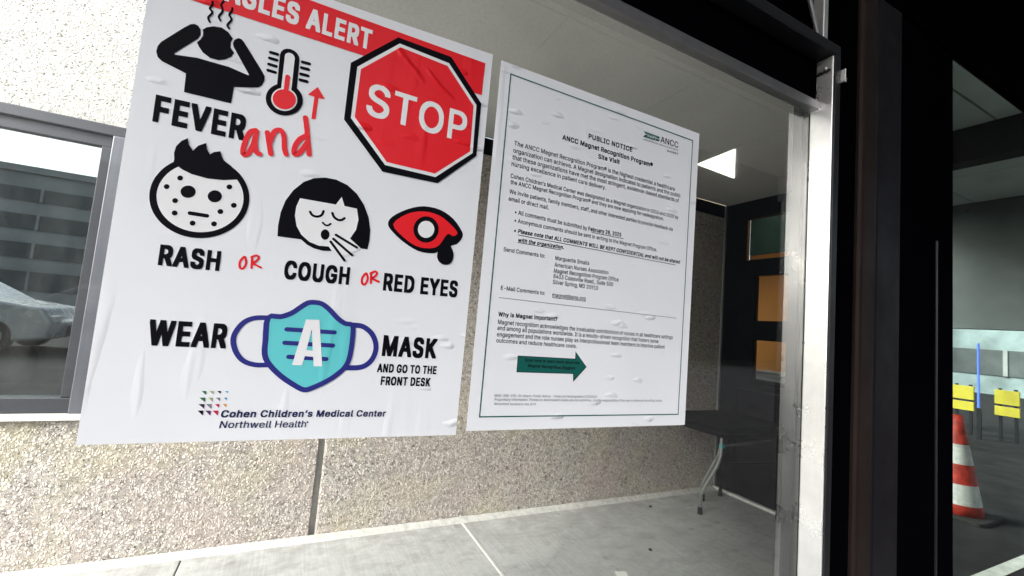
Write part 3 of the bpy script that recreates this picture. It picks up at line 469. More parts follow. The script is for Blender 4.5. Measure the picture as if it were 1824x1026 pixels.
 'heavy':{" ":[230,[]],"A":[547,[[-24,-27,127,-27,174,108,181,116,301,115,355,-28,502,-27,503,33,316,535,160,534,-24,33],[220,227,219,237,238,289,260,231,256,227]]],"C":[577,[[222,-34,343,-32,412,-11,437,5,472,37,503,89,515,131,514,186,370,187,347,140,328,118,286,91,259,88,217,109,186,140,159,191,150,224,146,260,162,326,184,366,210,392,256,420,271,423,289,417,325,394,347,368,367,323,514,323,516,374,509,401,476,467,424,513,364,537,316,544,217,544,172,538,142,528,106,510,61,471,27,419,6,359,0,320,0,185,12,128,30,83,62,35,112,-5,160,-26]]],"D":[569,[[20,-27,258,-28,318,-22,366,-10,396,5,450,53,484,111,500,165,502,324,490,384,463,441,418,489,366,520,297,536,20,534],[168,84,166,420,171,425,201,425,255,412,308,378,325,357,346,312,356,267,356,243,343,189,328,159,300,125,276,107,240,92,210,86]]],"E":[486,[[20,-27,418,-27,417,82,171,83,166,87,168,202,393,203,398,207,396,313,168,315,168,423,414,426,414,535,20,534]]],"F":[477,[[20,-27,166,-27,168,193,388,195,387,304,168,306,166,420,171,425,411,426,411,535,20,534]]],"G":[587,[[224,-34,343,-32,394,-20,430,-2,468,29,494,65,509,98,522,176,522,278,517,283,244,282,244,173,362,170,344,134,319,109,271,85,226,103,210,116,183,143,156,200,146,260,162,326,177,356,202,388,256,420,268,423,286,417,319,397,344,368,367,323,514,323,515,383,506,413,482,458,460,484,427,510,373,534,313,544,214,544,139,528,96,503,58,468,24,413,6,362,0,323,0,185,6,146,33,77,66,32,106,-2,160,-26]]],"H":[584,[[20,-27,166,-27,166,201,171,206,348,205,350,-27,498,-27,498,535,350,534,350,321,345,317,168,318,166,534,20,534]]],"K":[534,[[20,-27,166,-27,166,138,192,165,330,-27,490,-27,490,24,487,33,308,282,320,300,487,480,486,535,321,535,168,370,166,534,20,534]]],"L":[460,[[20,-27,399,-28,404,-24,402,82,168,84,166,531,162,536,24,536,20,531]]],"M":[695,[[20,-27,162,-27,165,168,245,-27,384,-27,462,168,464,-27,609,-27,610,534,434,534,315,230,195,532,189,536,21,535]]],"N":[590,[[20,-27,166,-27,168,247,345,-27,504,-27,504,535,360,534,357,257,178,534,20,534]]],"O":[600,[[222,-34,343,-32,382,-23,427,-2,451,16,485,53,515,107,524,134,534,185,534,323,518,392,497,437,452,491,418,516,376,534,319,544,217,544,172,538,142,528,93,500,55,462,27,419,6,359,0,320,0,185,12,128,30,83,66,32,112,-5,160,-26],[268,86,226,103,190,136,162,182,146,248,156,308,186,368,202,388,229,408,268,422,313,402,349,366,374,320,386,269,383,218,374,188,356,152,317,110,286,91]]],"R":[516,[[20,-27,166,-27,166,165,171,170,207,166,312,-27,468,-27,469,30,381,192,417,222,430,240,445,276,452,315,452,390,445,429,424,474,396,502,351,526,297,536,20,534],[168,282,168,423,216,425,252,415,268,405,289,384,298,360,298,342,285,317,261,296,240,287]]],"S":[514,[[180,-36,266,-37,320,-31,353,-22,389,-4,412,15,435,48,447,78,450,183,441,216,426,240,383,277,353,292,209,335,184,351,163,372,166,384,187,408,209,421,230,425,257,412,276,396,291,372,296,351,440,351,442,426,426,465,406,492,384,510,332,535,302,542,152,542,122,535,86,520,59,503,34,477,13,432,10,408,12,318,25,285,40,267,65,245,98,227,248,181,276,165,297,141,288,120,270,102,224,81,188,95,166,114,154,132,146,163,-2,162,-2,93,1,78,16,42,36,15,86,-19,143,-34]]],"T":[516,[[152,-27,300,-27,300,420,305,425,458,426,458,535,-8,534,-7,426,146,425,150,420]]],"U":[584,[[214,-35,300,-36,378,-24,432,6,456,27,481,64,496,109,500,139,498,536,354,535,350,184,340,151,320,118,291,96,258,84,222,99,194,124,173,160,166,187,166,535,20,535,20,118,29,79,58,31,86,4,111,-12,162,-30]]],"V":[547,[[162,-27,320,-27,503,474,502,535,358,536,352,532,241,219,127,532,121,536,-24,534,-24,474]]],"W":[753,[[114,-27,272,-27,343,228,414,-27,571,-27,710,471,710,534,562,534,493,273,422,534,265,535,193,273,124,534,-23,535,-24,471]]],"Y":[539,[[162,-27,310,-27,312,183,491,471,494,480,493,535,340,535,235,371,133,535,-24,534,-24,483,-18,468,161,180]]]},
 'medium':{"O":[557,[[248,-19,316,-17,346,-11,400,13,424,31,458,68,488,122,506,200,504,329,491,377,470,422,439,463,391,501,349,519,292,529,244,529,196,522,169,513,118,484,82,447,57,410,39,365,26,305,30,182,45,125,72,74,106,34,139,10,187,-11],[250,67,229,73,190,94,153,134,135,167,123,206,120,275,135,341,174,401,202,423,229,435,253,442,280,442,307,435,340,417,360,401,383,371,395,350,410,302,414,224,401,173,383,137,358,107,313,76,280,67]]],"P":[469,[[48,-12,138,-12,141,172,249,173,318,182,370,210,403,249,418,288,424,324,421,396,406,441,394,459,348,499,321,511,267,521,48,519],[141,255,141,439,240,440,258,436,282,427,310,402,325,372,328,339,319,306,297,278,273,263,249,257]]],"S":[471,[[208,-21,239,-22,293,-16,326,-7,362,11,384,30,408,63,420,93,424,117,424,168,414,201,401,223,377,248,326,277,182,320,157,336,136,357,132,381,148,411,182,436,218,446,260,439,285,426,312,399,323,366,414,366,414,414,399,450,378,477,329,511,275,527,179,527,149,520,113,505,88,489,61,462,46,435,36,393,40,330,52,300,77,272,107,251,140,236,275,196,305,179,327,150,330,138,327,126,299,89,269,71,233,62,215,62,179,71,148,90,130,111,119,148,26,147,24,108,34,75,68,26,113,-4,170,-19]]],"T":[473,[[178,-12,269,-13,274,-9,274,438,431,441,431,520,20,519,20,441,173,440,178,435]]]},
 'bold':{" ":[215,[]],",":[231,[[14,-140,110,-140,162,40,161,92,40,91,12,-83]]],".":[231,[[66,-25,119,-26,137,-23,147,-19,162,-4,168,11,168,68,162,86,146,102,122,109,68,109,47,102,31,89,24,74,25,5,40,-16]]],"0":[496,[[200,-28,282,-26,315,-17,349,2,370,20,394,53,412,92,428,158,430,329,409,422,388,464,351,505,324,522,285,535,168,535,129,522,105,507,65,464,44,422,26,350,22,179,35,113,50,71,75,31,105,1,156,-23],[222,76,197,89,176,110,158,143,142,194,136,269,149,341,170,389,209,428,231,433,244,428,274,401,295,368,310,314,316,239,304,167,280,113,246,82]]],"2":[496,[[40,-21,416,-21,415,76,221,78,224,87,355,227,386,270,404,312,408,330,408,414,404,429,379,478,340,514,307,529,274,536,175,536,142,529,115,517,94,503,60,465,48,441,42,414,40,342,154,342,159,378,174,405,196,424,217,434,235,433,262,419,281,399,290,366,275,330,246,291,39,69]]],"5":[496,[[194,-28,246,-29,303,-20,351,4,382,35,403,68,416,110,418,203,412,236,397,272,374,305,339,333,306,348,273,355,171,353,176,419,183,430,393,431,393,528,68,527,40,287,42,233,87,226,153,226,198,249,213,253,231,249,259,233,276,216,289,197,298,167,292,134,279,112,258,91,228,76,210,76,177,97,164,110,147,150,36,149,35,86,56,38,72,20,99,-2,129,-17,165,-26]]],"8":[496,[[198,-28,286,-26,349,-8,374,8,400,34,419,65,426,89,428,161,422,197,398,242,372,269,392,296,408,338,408,422,401,449,379,483,359,503,334,519,286,535,190,538,139,528,118,519,93,503,70,480,51,449,44,422,45,335,60,296,80,269,42,224,27,182,26,89,33,68,52,34,88,1,133,-20],[217,73,181,88,166,100,147,128,146,143,156,167,168,182,199,204,232,211,253,204,286,180,302,155,306,131,289,103,271,88,235,73],[226,314,190,331,174,347,162,374,180,410,199,426,223,436,247,429,265,418,278,404,290,377,278,347,262,331]]],"?":[401,[[136,-25,189,-26,207,-23,229,-4,236,11,236,71,229,86,216,99,201,106,126,106,111,99,98,86,92,68,92,8,113,-19],[108,131,219,131,224,176,236,203,322,275,343,311,350,335,350,428,343,452,320,491,270,525,213,538,144,538,105,531,54,508,27,480,11,452,2,422,2,362,6,358,117,359,125,389,138,411,153,426,174,436,192,432,210,421,232,386,229,371,212,344,150,298,116,257,106,218]]],"A":[523,[[-8,-21,112,-21,159,114,166,122,316,121,369,-21,488,-21,488,24,482,45,301,529,174,528,-3,45,-10,24],[199,222,238,340,279,222]]],"B":[499,[[36,-21,273,-22,330,-16,363,-7,393,8,427,45,439,72,446,108,442,186,427,228,389,267,415,300,421,315,424,414,409,462,363,508,330,523,294,530,36,528],[153,78,153,208,243,209,261,205,294,188,322,150,326,135,319,120,306,104,285,89,216,77],[153,306,153,430,228,431,249,427,285,409,298,393,304,363,294,344,273,323,231,308]]],"C":[553,[[236,-28,328,-26,376,-14,412,4,456,41,476,71,488,95,500,140,499,180,385,181,362,134,343,112,301,85,268,76,241,82,201,104,169,136,150,170,135,215,132,242,134,287,147,332,169,372,194,398,241,426,271,433,304,423,325,411,356,383,382,329,500,329,500,368,494,395,460,462,409,507,385,519,331,535,202,535,157,522,121,504,80,470,57,440,33,392,20,350,14,314,14,191,27,134,45,89,78,41,127,1,175,-20]]],"D":[545,[[36,-21,243,-22,321,-13,351,-4,403,27,451,81,475,132,488,192,484,339,475,378,448,435,405,482,381,499,351,514,282,530,36,528],[153,78,152,426,156,431,216,431,252,424,294,406,318,389,340,363,355,333,370,273,370,237,361,192,336,143,315,119,291,101,255,86,225,80]]],"E":[462,[[36,-21,402,-21,402,76,156,77,152,81,153,208,378,209,382,213,381,307,153,309,152,429,399,432,399,529,36,528]]],"F":[453,[[36,-21,150,-21,153,199,372,201,372,298,152,300,152,426,156,431,396,432,396,529,36,528]]],"I":[343,[[6,-21,296,-21,296,75,214,77,210,81,210,426,214,431,296,432,295,529,6,528,6,432,88,431,92,426,92,81,88,77,6,75]]],"K":[510,[[36,-21,150,-21,152,144,195,189,345,-21,474,-21,476,18,472,27,288,285,462,473,472,489,471,529,336,529,153,334,150,528,36,528]]],"L":[436,[[36,-21,384,-22,388,-18,387,76,152,78,152,525,147,530,39,530,34,525]]],"M":[671,[[36,-21,148,-21,150,249,258,-19,264,-22,369,-21,477,250,480,-21,594,-21,594,528,450,528,315,182,180,526,174,530,36,529]]],"N":[566,[[36,-21,150,-21,153,302,360,-21,490,-21,489,529,374,528,372,203,163,528,36,528]]],"O":[576,[[236,-28,292,-29,343,-23,382,-11,421,10,456,41,482,77,500,113,516,170,518,317,509,368,482,431,456,467,421,498,385,519,331,535,202,535,157,522,121,504,57,440,33,392,20,350,14,314,14,191,27,134,45,89,80,38,127,1,175,-20],[262,76,241,82,202,103,165,143,147,176,135,215,132,266,147,332,184,390,214,414,268,433,295,426,319,414,346,394,365,371,383,341,395,308,402,275,402,233,389,182,371,146,346,116,301,85]]],"P":[488,[[36,-21,150,-21,153,163,261,164,330,173,382,201,415,240,430,279,436,315,434,402,418,450,406,468,360,508,333,520,279,530,36,528],[153,264,152,429,228,431,264,421,282,410,301,390,316,348,307,315,296,297,273,278,240,266]]],"R":[492,[[36,-21,150,-21,152,171,156,176,222,172,327,-21,454,-21,454,24,361,195,402,228,415,246,430,282,436,321,436,384,427,432,406,471,363,508,336,520,282,530,36,528],[153,276,153,430,231,431,246,427,273,418,303,391,316,351,307,321,286,297,255,281,237,278]]],"S":[490,[[196,-30,287,-28,338,-16,374,2,396,21,420,54,432,87,436,177,432,192,420,222,389,257,338,286,194,329,169,345,148,366,148,384,172,414,212,433,233,434,272,418,290,404,306,378,311,357,426,357,426,420,404,469,386,491,353,514,317,529,287,536,167,536,113,520,76,498,52,474,28,423,24,348,28,321,40,291,65,263,95,242,128,227,263,187,293,170,315,141,309,123,285,96,257,80,224,72,191,80,158,101,139,126,131,157,14,156,12,99,16,84,31,48,52,21,101,-13,158,-28]]],"T":[492,[[166,-21,284,-21,286,426,290,431,443,432,443,529,8,528,8,432,161,431,166,426]]],"U":[560,[[230,-29,321,-27,378,-12,414,9,439,31,466,70,481,115,484,145,483,530,368,529,368,202,364,175,346,127,327,105,294,84,261,75,231,81,195,102,170,130,152,178,150,529,36,529,34,124,44,85,74,37,101,10,126,-6,177,-24]]],"V":[523,[[178,-21,304,-21,488,480,487,529,373,530,366,525,241,165,113,525,106,530,-8,528,-9,480]]],"W":[729,[[130,-21,256,-21,343,291,430,-21,556,-21,695,477,694,528,576,528,493,209,406,528,280,529,193,209,110,528,-8,529,-9,477]]],"a":[432,[[130,-30,183,-31,249,-18,255,-22,364,-21,362,303,352,336,336,361,297,391,249,404,138,404,108,397,60,374,30,343,14,312,14,270,69,254,126,254,158,291,195,308,220,297,244,267,243,260,228,251,114,236,69,223,30,200,8,165,4,150,4,63,20,24,41,0,72,-19],[162,71,137,84,125,99,125,111,138,125,162,139,186,145,246,150,244,129,219,92,183,71]]],"b":[467,[[198,-29,287,-27,317,-18,360,10,381,34,405,82,418,142,418,235,408,286,393,322,370,355,339,382,314,395,278,405,179,405,143,395,140,530,32,531,28,526,28,-17,32,-21,134,-21,143,-16,173,-27],[218,72,190,85,160,118,145,157,142,202,151,241,167,269,191,293,221,306,258,286,279,262,297,217,300,181,291,142,266,100,239,78]]],"c":[439,[[180,-29,268,-27,325,-6,367,33,389,76,388,122,337,137,277,137,266,112,244,87,211,72,190,75,169,90,145,117,135,136,126,175,132,229,157,275,187,299,211,306,238,293,254,280,280,243,337,243,388,256,389,298,364,347,328,380,277,401,259,405,154,405,118,395,88,380,50,346,36,325,21,295,12,262,8,136,18,88,30,61,48,34,91,-6,124,-21]]],"d":[467,[[164,-29,250,-27,283,-15,292,-21,398,-20,397,530,286,529,283,394,244,405,145,405,118,398,82,380,61,363,27,313,8,247,8,130,27,64,52,24,85,-6,136,-27],[199,72,172,87,144,118,129,157,126,202,135,241,151,269,172,290,190,302,205,306,239,289,263,262,275,238,284,187,269,127,256,105,229,81]]],"e":[447,[[182,-29,238,-30,310,-18,350,7,368,25,383,46,392,73,391,113,337,126,283,126,266,103,238,78,214,70,202,72,178,81,163,93,135,130,132,142,136,147,398,148,398,244,383,307,365,340,343,366,319,383,271,402,151,405,118,395,88,380,39,331,27,310,12,262,8,133,18,88,30,61,60,19,91,-6,127,-21],[136,244,138,253,163,285,190,302,205,306,238,291,272,247,268,243]]],"g":[468,[[180,-172,265,-170,316,-158,361,-130,389,-91,398,-58,397,399,292,400,286,393,238,406,133,402,112,396,73,373,42,338,21,299,8,248,8,134,24,77,54,32,88,4,112,-8,139,-14,220,-17,280,-7,272,-37,256,-53,208,-74,169,-62,124,-20,73,-21,24,-49,24,-91,57,-133,79,-149,115,-164],[196,85,171,98,144,125,129,164,126,203,141,254,154,273,172,291,205,305,223,300,242,287,263,263,278,230,284,185,275,146,258,116,235,94,214,85]]],"h":[453,[[28,-21,140,-21,142,228,148,252,162,276,176,289,209,305,227,298,246,282,261,261,268,237,272,-21,380,-22,384,-18,384,273,372,333,341,377,320,391,296,400,281,404,176,404,143,394,142,525,137,530,32,530,28,525]]],"i":[210,[[28,-21,137,-22,142,-18,142,396,137,401,32,401,28,396],[46,423,119,422,146,440,154,456,154,510,150,522,135,537,116,545,50,545,23,529,16,513,16,453,22,441]]],"l":[232,[[112,-23,179,-24,208,-14,208,28,198,73,158,75,148,82,142,100,142,526,137,531,32,531,28,526,28,40,34,16,52,-5,83,-21]]],"m":[653,[[28,-21,140,-21,142,237,145,252,162,282,182,298,200,305,228,288,246,255,248,-21,362,-21,364,243,378,279,404,301,422,305,449,289,459,276,468,246,470,-21,584,-21,586,270,579,321,560,361,533,388,485,407,389,407,356,397,320,376,293,397,257,407,176,407,143,395,134,401,29,400]]],"n":[453,[[28,-21,140,-21,142,228,148,252,162,276,176,289,209,305,227,298,246,282,261,261,268,237,272,-21,384,-21,384,273,372,333,339,378,314,394,281,404,176,404,143,392,134,401,28,399]]],"o":[458,[[180,-29,265,-27,325,-6,371,37,392,76,404,115,408,238,389,307,361,350,329,379,298,395,262,405,154,405,118,395,88,380,50,346,36,325,21,295,12,259,8,136,18,88,30,61,48,34,91,-6,124,-21],[202,72,171,88,144,118,129,157,126,199,135,238,157,275,187,299,208,306,242,289,272,256,287,217,290,175,272,118,258,100,235,81,214,72]]],"p":[467,[[28,-164,140,-164,143,-18,203,-30,290,-27,345,-2,366,16,390,49,405,82,418,142,414,256,405,295,384,337,338,383,314,395,278,405,179,405,143,393,134,399,28,397],[218,72,190,85,160,118,145,157,142,202,151,241,167,269,191,293,221,306,258,286,279,262,297,217,300,181,291,142,266,100,239,78]]],"r":[302,[[28,-21,140,-21,142,231,145,246,162,276,194,298,270,303,269,403,248,407,182,407,140,397,134,401,28,399]]],"s":[408,[[152,-29,243,-27,288,-15,328,13,343,31,355,58,358,130,355,154,338,187,312,209,288,221,171,252,150,265,143,274,144,281,161,298,186,309,213,297,243,258,303,258,348,270,349,319,328,358,300,383,258,401,240,405,135,405,105,398,63,378,36,350,23,322,20,301,22,229,44,187,90,159,213,125,235,106,220,85,183,69,147,84,117,129,69,129,12,115,11,61,38,13,84,-18,123,-27]]],"t":[270,[[140,-25,201,-26,228,-23,238,-16,238,32,228,74,171,76,158,89,154,101,154,302,159,307,232,308,232,395,228,400,156,401,153,492,42,493,38,488,36,401,-18,398,-20,311,-15,307,33,307,38,302,38,68,47,26,58,8,81,-11,111,-23]]],"u":[453,[[154,-26,236,-24,266,-13,275,-21,384,-20,383,398,272,397,268,151,258,121,246,103,224,84,203,75,182,81,166,94,151,115,142,142,140,397,28,397,28,82,31,67,46,31,68,4,104,-18]]],"w":[610,[[112,-21,224,-21,284,177,340,-21,455,-21,567,339,570,399,458,401,452,397,398,206,341,400,230,401,224,397,170,207,114,399,-1,400,-2,348]]],"y":[432,[[54,-166,116,-167,164,-158,188,-143,216,-112,390,335,396,356,395,399,278,398,194,174,110,398,-8,398,-8,356,-2,335,126,2,123,-19,111,-43,93,-61,83,-65,38,-65,31,-73,22,-112,22,-157,32,-164]]],"z":[423,[[18,-21,366,-21,366,76,184,78,358,306,362,315,360,400,24,399,24,303,194,300,17,69]]],"®":[506,[[202,97,255,96,303,102,363,126,393,150,420,180,442,217,451,244,458,286,458,346,442,415,417,458,381,495,360,509,312,530,279,537,183,537,126,521,80,493,52,466,35,442,14,394,8,364,8,268,20,220,32,196,62,157,105,123,147,105],[219,192,197,202,228,205,231,230,246,205,265,202,243,192],[129,261,116,286,110,322,116,346,132,375,134,265],[336,269,326,289,338,316,339,359,349,340,352,307],[198,430,207,437,231,444,258,437,268,430]]],"’":[220,[[28,297,124,297,176,480,175,529,54,528,26,354]]],"•":[432,[[164,72,220,71,259,77,287,93,306,111,326,147,330,162,330,240,323,264,310,286,288,309,262,325,235,332,136,328,103,311,79,286,66,264,60,240,60,162,72,126,112,86,130,77]]]},
}
GLYPH_GROW={"regular":5,"heavy":26,"medium":12,"bold":21}
MEASLES_ART={
 'banner':[
  ["p","red",1,[[[-211.8,427.4],[47.3,429.4],[269.9,428.4],[271.2,492.8],[-28.8,491.0],[-100.2,490.3],[-219.1,487.8]]]],
  ["t","white_ink",2,"MEASLES ALERT",-192.9,444.7,63.9,444.0,35.63,"heavy",0],
 ],
 'fever_figure':[
  ["p","black",1,[[[-181.6,391.5],[-188.4,383.7],[-211.2,353.4],[-214.1,346.3],[-214.8,338.3],[-212.2,330.5],[-207.0,326.5],[-178.2,318.2],[-177.2,290.7],[-120.0,291.3],[-119.2,317.1],[-89.3,326.1],[-84.4,331.1],[-82.1,339.3],[-82.4,346.3],[-87.0,353.2],[-115.0,389.8],[-118.6,392.9],[-122.8,392.9],[-127.0,388.4],[-128.3,382.2],[-126.6,376.9],[-102.6,341.6],[-104.0,340.8],[-128.8,345.2],[-168.2,345.4],[-193.8,340.8],[-194.9,342.4],[-170.6,373.8],[-168.1,380.6],[-169.2,388.3],[-172.7,393.0],[-177.0,393.8]]]],
  ["p","black",1,[[[-166.9,389.2],[-162.2,394.6],[-154.6,399.1],[-144.6,401.0],[-136.0,397.4],[-129.2,389.4],[-131.1,382.5],[-130.4,375.0],[-125.3,368.6],[-127.6,361.8],[-135.1,354.7],[-142.8,350.9],[-152.9,350.4],[-162.5,355.5],[-168.3,362.6],[-171.1,368.1],[-167.7,373.7],[-165.4,380.1],[-165.9,385.8]]]],
  ["s","black",2,[[-158.5,435.6],[-158.4,434.0],[-158.3,431.7],[-158.5,429.3],[-159.4,426.9],[-160.4,424.9],[-160.8,423.8],[-160.5,423.6],[-159.4,422.9],[-158.1,421.7],[-157.4,420.1],[-157.1,418.4],[-157.4,416.5],[-158.5,414.3],[-159.9,412.0],[-160.7,410.3],[-160.8,409.2],[-160.6,408.1],[-160.3,407.1],[-159.7,406.1],[-159.0,405.1],[-158.5,404.4]],[[-161.4,435.4],[-161.3,433.8],[-161.1,431.8],[-161.2,429.9],[-162.0,428.1],[-163.0,426.0],[-163.6,423.6],[-162.5,421.6],[-161.1,420.6],[-160.4,420.0],[-160.1,419.3],[-160.0,418.4],[-160.1,417.4],[-161.0,415.6],[-162.4,413.4],[-163.4,411.1],[-163.7,409.1],[-163.4,407.4],[-162.9,406.0],[-162.2,404.6],[-161.3,403.4],[-160.7,402.7]],0,[[-161.3,435.9],[-161.0,436.4],[-160.6,436.7],[-160.1,436.9],[-159.5,436.8],[-159.0,436.5],[-158.7,436.1]],[[-158.2,403.9],[-158.2,403.3],[-158.4,402.8],[-158.7,402.4],[-159.2,402.2],[-159.8,402.1],[-160.3,402.3]]],
  ["s","black",2,[[-146.3,444.7],[-146.0,443.7],[-145.6,442.1],[-145.6,440.1],[-146.5,438.2],[-147.5,436.5],[-147.9,435.3],[-147.4,433.8],[-146.4,431.8],[-145.6,429.7],[-145.2,427.8],[-145.1,426.1],[-145.4,424.0],[-146.3,421.6],[-147.5,419.3],[-148.3,417.4],[-148.5,416.3],[-148.4,415.4],[-148.1,414.6],[-147.6,413.6],[-146.9,412.6],[-146.3,411.8]],[[-149.1,443.9],[-148.8,443.0],[-148.5,441.8],[-148.4,440.7],[-149.0,439.5],[-150.1,437.7],[-150.7,435.3],[-150.1,432.8],[-149.1,430.6],[-148.3,428.9],[-148.0,427.5],[-148.0,426.2],[-148.2,424.8],[-149.0,422.8],[-150.2,420.5],[-151.1,418.2],[-151.4,416.4],[-151.2,414.8],[-150.8,413.5],[-150.1,412.1],[-149.2,410.9],[-148.6,410.1]],0,[[-149.1,444.5],[-149.0,445.0],[-148.6,445.4],[-148.1,445.7],[-147.5,445.7],[-147.0,445.6],[-146.6,445.2]],[[-146.1,411.3],[-146.0,410.8],[-146.2,410.2],[-146.6,409.8],[-147.1,409.6],[-147.7,409.5],[-148.2,409.7]]],
  ["s","black",2,[[-133.7,435.6],[-133.7,434.4],[-133.6,432.6],[-133.9,430.4],[-134.8,427.9],[-135.9,425.6],[-136.4,423.9],[-136.1,423.3],[-135.1,422.4],[-134.1,421.1],[-133.4,419.7],[-132.9,418.0],[-133.0,415.8],[-134.1,413.0],[-135.7,410.0],[-136.7,407.8],[-136.7,407.1],[-136.6,406.9],[-136.1,406.3],[-135.5,405.3],[-134.8,404.4],[-134.2,403.8]],[[-136.6,435.4],[-136.6,434.3],[-136.5,432.7],[-136.7,431.1],[-137.5,429.1],[-138.6,426.6],[-139.3,424.0],[-138.5,421.7],[-137.3,420.5],[-136.5,419.5],[-136.1,418.6],[-135.8,417.7],[-135.8,416.6],[-136.8,414.3],[-138.3,411.3],[-139.4,408.7],[-139.6,406.8],[-139.1,405.4],[-138.5,404.6],[-137.8,403.6],[-137.0,402.6],[-136.5,401.9]],0,[[-136.6,435.9],[-136.3,436.4],[-135.8,436.8],[-135.3,436.9],[-134.7,436.9],[-134.2,436.6],[-133.9,436.1]],[[-134.0,403.3],[-133.9,402.7],[-134.0,402.2],[-134.4,401.7],[-134.9,401.5],[-135.5,401.4],[-136.0,401.6]]],
  ["t","black",1,"FEVER",-207.2,240.5,-97.1,241.6,38.76,"heavy",0],
 ],
 'thermometer':[
  ["s","black",1,[[-38.8,388.0],[-37.3,335.8]],[[-66.3,387.2],[-64.7,335.0]],0,[[-65.4,392.4],[-62.6,397.0],[-58.2,400.1],[-53.0,401.3],[-47.7,400.4],[-43.1,397.6],[-40.0,393.2]],[[-38.2,330.6],[-41.0,326.0],[-45.4,322.9],[-50.6,321.7],[-55.9,322.6],[-60.4,325.4],[-63.5,329.8]]],
  ["p","black",2,[[[-26.8,320.2],[-27.7,315.1],[-29.5,310.1],[-32.2,305.4],[-35.7,301.3],[-39.8,297.9],[-44.4,295.3],[-49.2,293.6],[-54.2,292.8],[-59.0,293.1],[-63.6,294.3],[-67.8,296.5],[-71.3,299.5],[-74.1,303.2],[-76.1,307.4],[-77.2,312.1],[-77.4,317.0],[-76.6,322.0],[-75.0,326.9],[-72.4,331.5],[-69.1,335.6],[-65.1,339.1],[-60.7,341.8],[-55.8,343.7],[-50.9,344.6],[-45.9,344.5],[-41.2,343.4],[-36.9,341.3],[-33.2,338.3],[-30.2,334.6],[-28.1,330.2],[-27.0,325.3]]]],
  ["s","white_ink",3,[[-45.6,387.7],[-44.6,328.6]],[[-59.5,387.5],[-58.6,328.4]],0,[[-59.1,390.1],[-57.6,392.4],[-55.3,394.0],[-52.7,394.6],[-50.0,394.1],[-47.7,392.6],[-46.2,390.3]],[[-45.1,326.0],[-46.6,323.7],[-48.8,322.1],[-51.5,321.6],[-54.2,322.0],[-56.5,323.5],[-58.0,325.8]]],
  ["p","white_ink",4,[[[-34.6,319.5],[-35.2,315.8],[-36.4,312.2],[-38.3,308.8],[-40.7,305.9],[-43.6,303.4],[-46.8,301.5],[-50.2,300.3],[-53.7,299.7],[-57.1,299.9],[-60.3,300.8],[-63.3,302.4],[-65.8,304.5],[-67.8,307.2],[-69.2,310.3],[-69.9,313.7],[-70.0,317.2],[-69.5,320.9],[-68.3,324.4],[-66.5,327.7],[-64.1,330.7],[-61.3,333.2],[-58.2,335.1],[-54.8,336.5],[-51.3,337.1],[-47.9,337.0],[-44.6,336.2],[-41.6,334.6],[-39.0,332.5],[-36.9,329.8],[-35.5,326.6],[-34.7,323.1]]]],
  ["s","red",5,[[-48.5,355.4],[-48.3,331.2]],[[-55.3,355.3],[-55.0,331.2]],0,[[-55.0,356.6],[-54.3,357.7],[-53.2,358.4],[-51.9,358.7],[-50.6,358.4],[-49.5,357.7],[-48.8,356.6]],[[-48.6,329.9],[-49.3,328.8],[-50.4,328.1],[-51.7,327.8],[-52.9,328.1],[-54.0,328.8],[-54.8,329.9]]],
  ["p","red",6,[[[-36.6,319.4],[-37.1,316.2],[-38.2,313.1],[-39.9,310.2],[-42.0,307.7],[-44.6,305.6],[-47.4,303.9],[-50.4,302.9],[-53.5,302.4],[-56.6,302.5],[-59.4,303.3],[-62.0,304.6],[-64.3,306.4],[-66.0,308.7],[-67.3,311.4],[-68.0,314.3],[-68.1,317.4],[-67.6,320.5],[-66.5,323.5],[-64.9,326.4],[-62.9,328.9],[-60.4,331.1],[-57.6,332.7],[-54.6,333.9],[-51.5,334.4],[-48.4,334.3],[-45.5,333.6],[-42.8,332.3],[-40.5,330.5],[-38.7,328.2],[-37.4,325.5],[-36.7,322.5]]]],
  ["s","black",1,[[-79.1,388.7],[-69.7,388.9]],[[-79.0,383.9],[-69.6,384.2]],0,[[-79.9,384.1],[-80.7,384.6],[-81.2,385.3],[-81.4,386.3],[-81.2,387.2],[-80.7,387.9],[-80.0,388.5]],[[-68.8,388.7],[-68.0,388.2],[-67.4,387.5],[-67.2,386.6],[-67.4,385.7],[-67.9,384.9],[-68.7,384.4]]],
  ["s","black",1,[[-79.3,379.2],[-69.4,379.3]],[[-79.3,374.5],[-69.4,374.6]],0,[[-80.2,374.7],[-80.9,375.2],[-81.5,375.9],[-81.7,376.9],[-81.5,377.8],[-81.0,378.5],[-80.2,379.0]],[[-68.5,379.1],[-67.8,378.6],[-67.2,377.9],[-67.1,376.9],[-67.2,376.0],[-67.7,375.3],[-68.5,374.8]]],
  ["s","black",1,[[-79.3,369.4],[-69.4,369.4]],[[-79.3,364.7],[-69.4,364.7]],0,[[-80.2,364.8],[-80.9,365.3],[-81.5,366.1],[-81.6,367.0],[-81.5,367.9],[-80.9,368.7],[-80.2,369.2]],[[-68.5,369.2],[-67.7,368.7],[-67.2,367.9],[-67.1,367.0],[-67.2,366.1],[-67.7,365.4],[-68.5,364.8]]],
  ["s","black",1,[[-79.2,359.5],[-69.4,359.5]],[[-79.3,354.8],[-69.4,354.8]],0,[[-80.2,355.0],[-80.9,355.5],[-81.4,356.3],[-81.6,357.2],[-81.4,358.1],[-80.9,358.9],[-80.1,359.4]],[[-68.5,359.3],[-67.7,358.8],[-67.2,358.0],[-67.0,357.1],[-67.2,356.2],[-67.7,355.5],[-68.5,354.9]]],
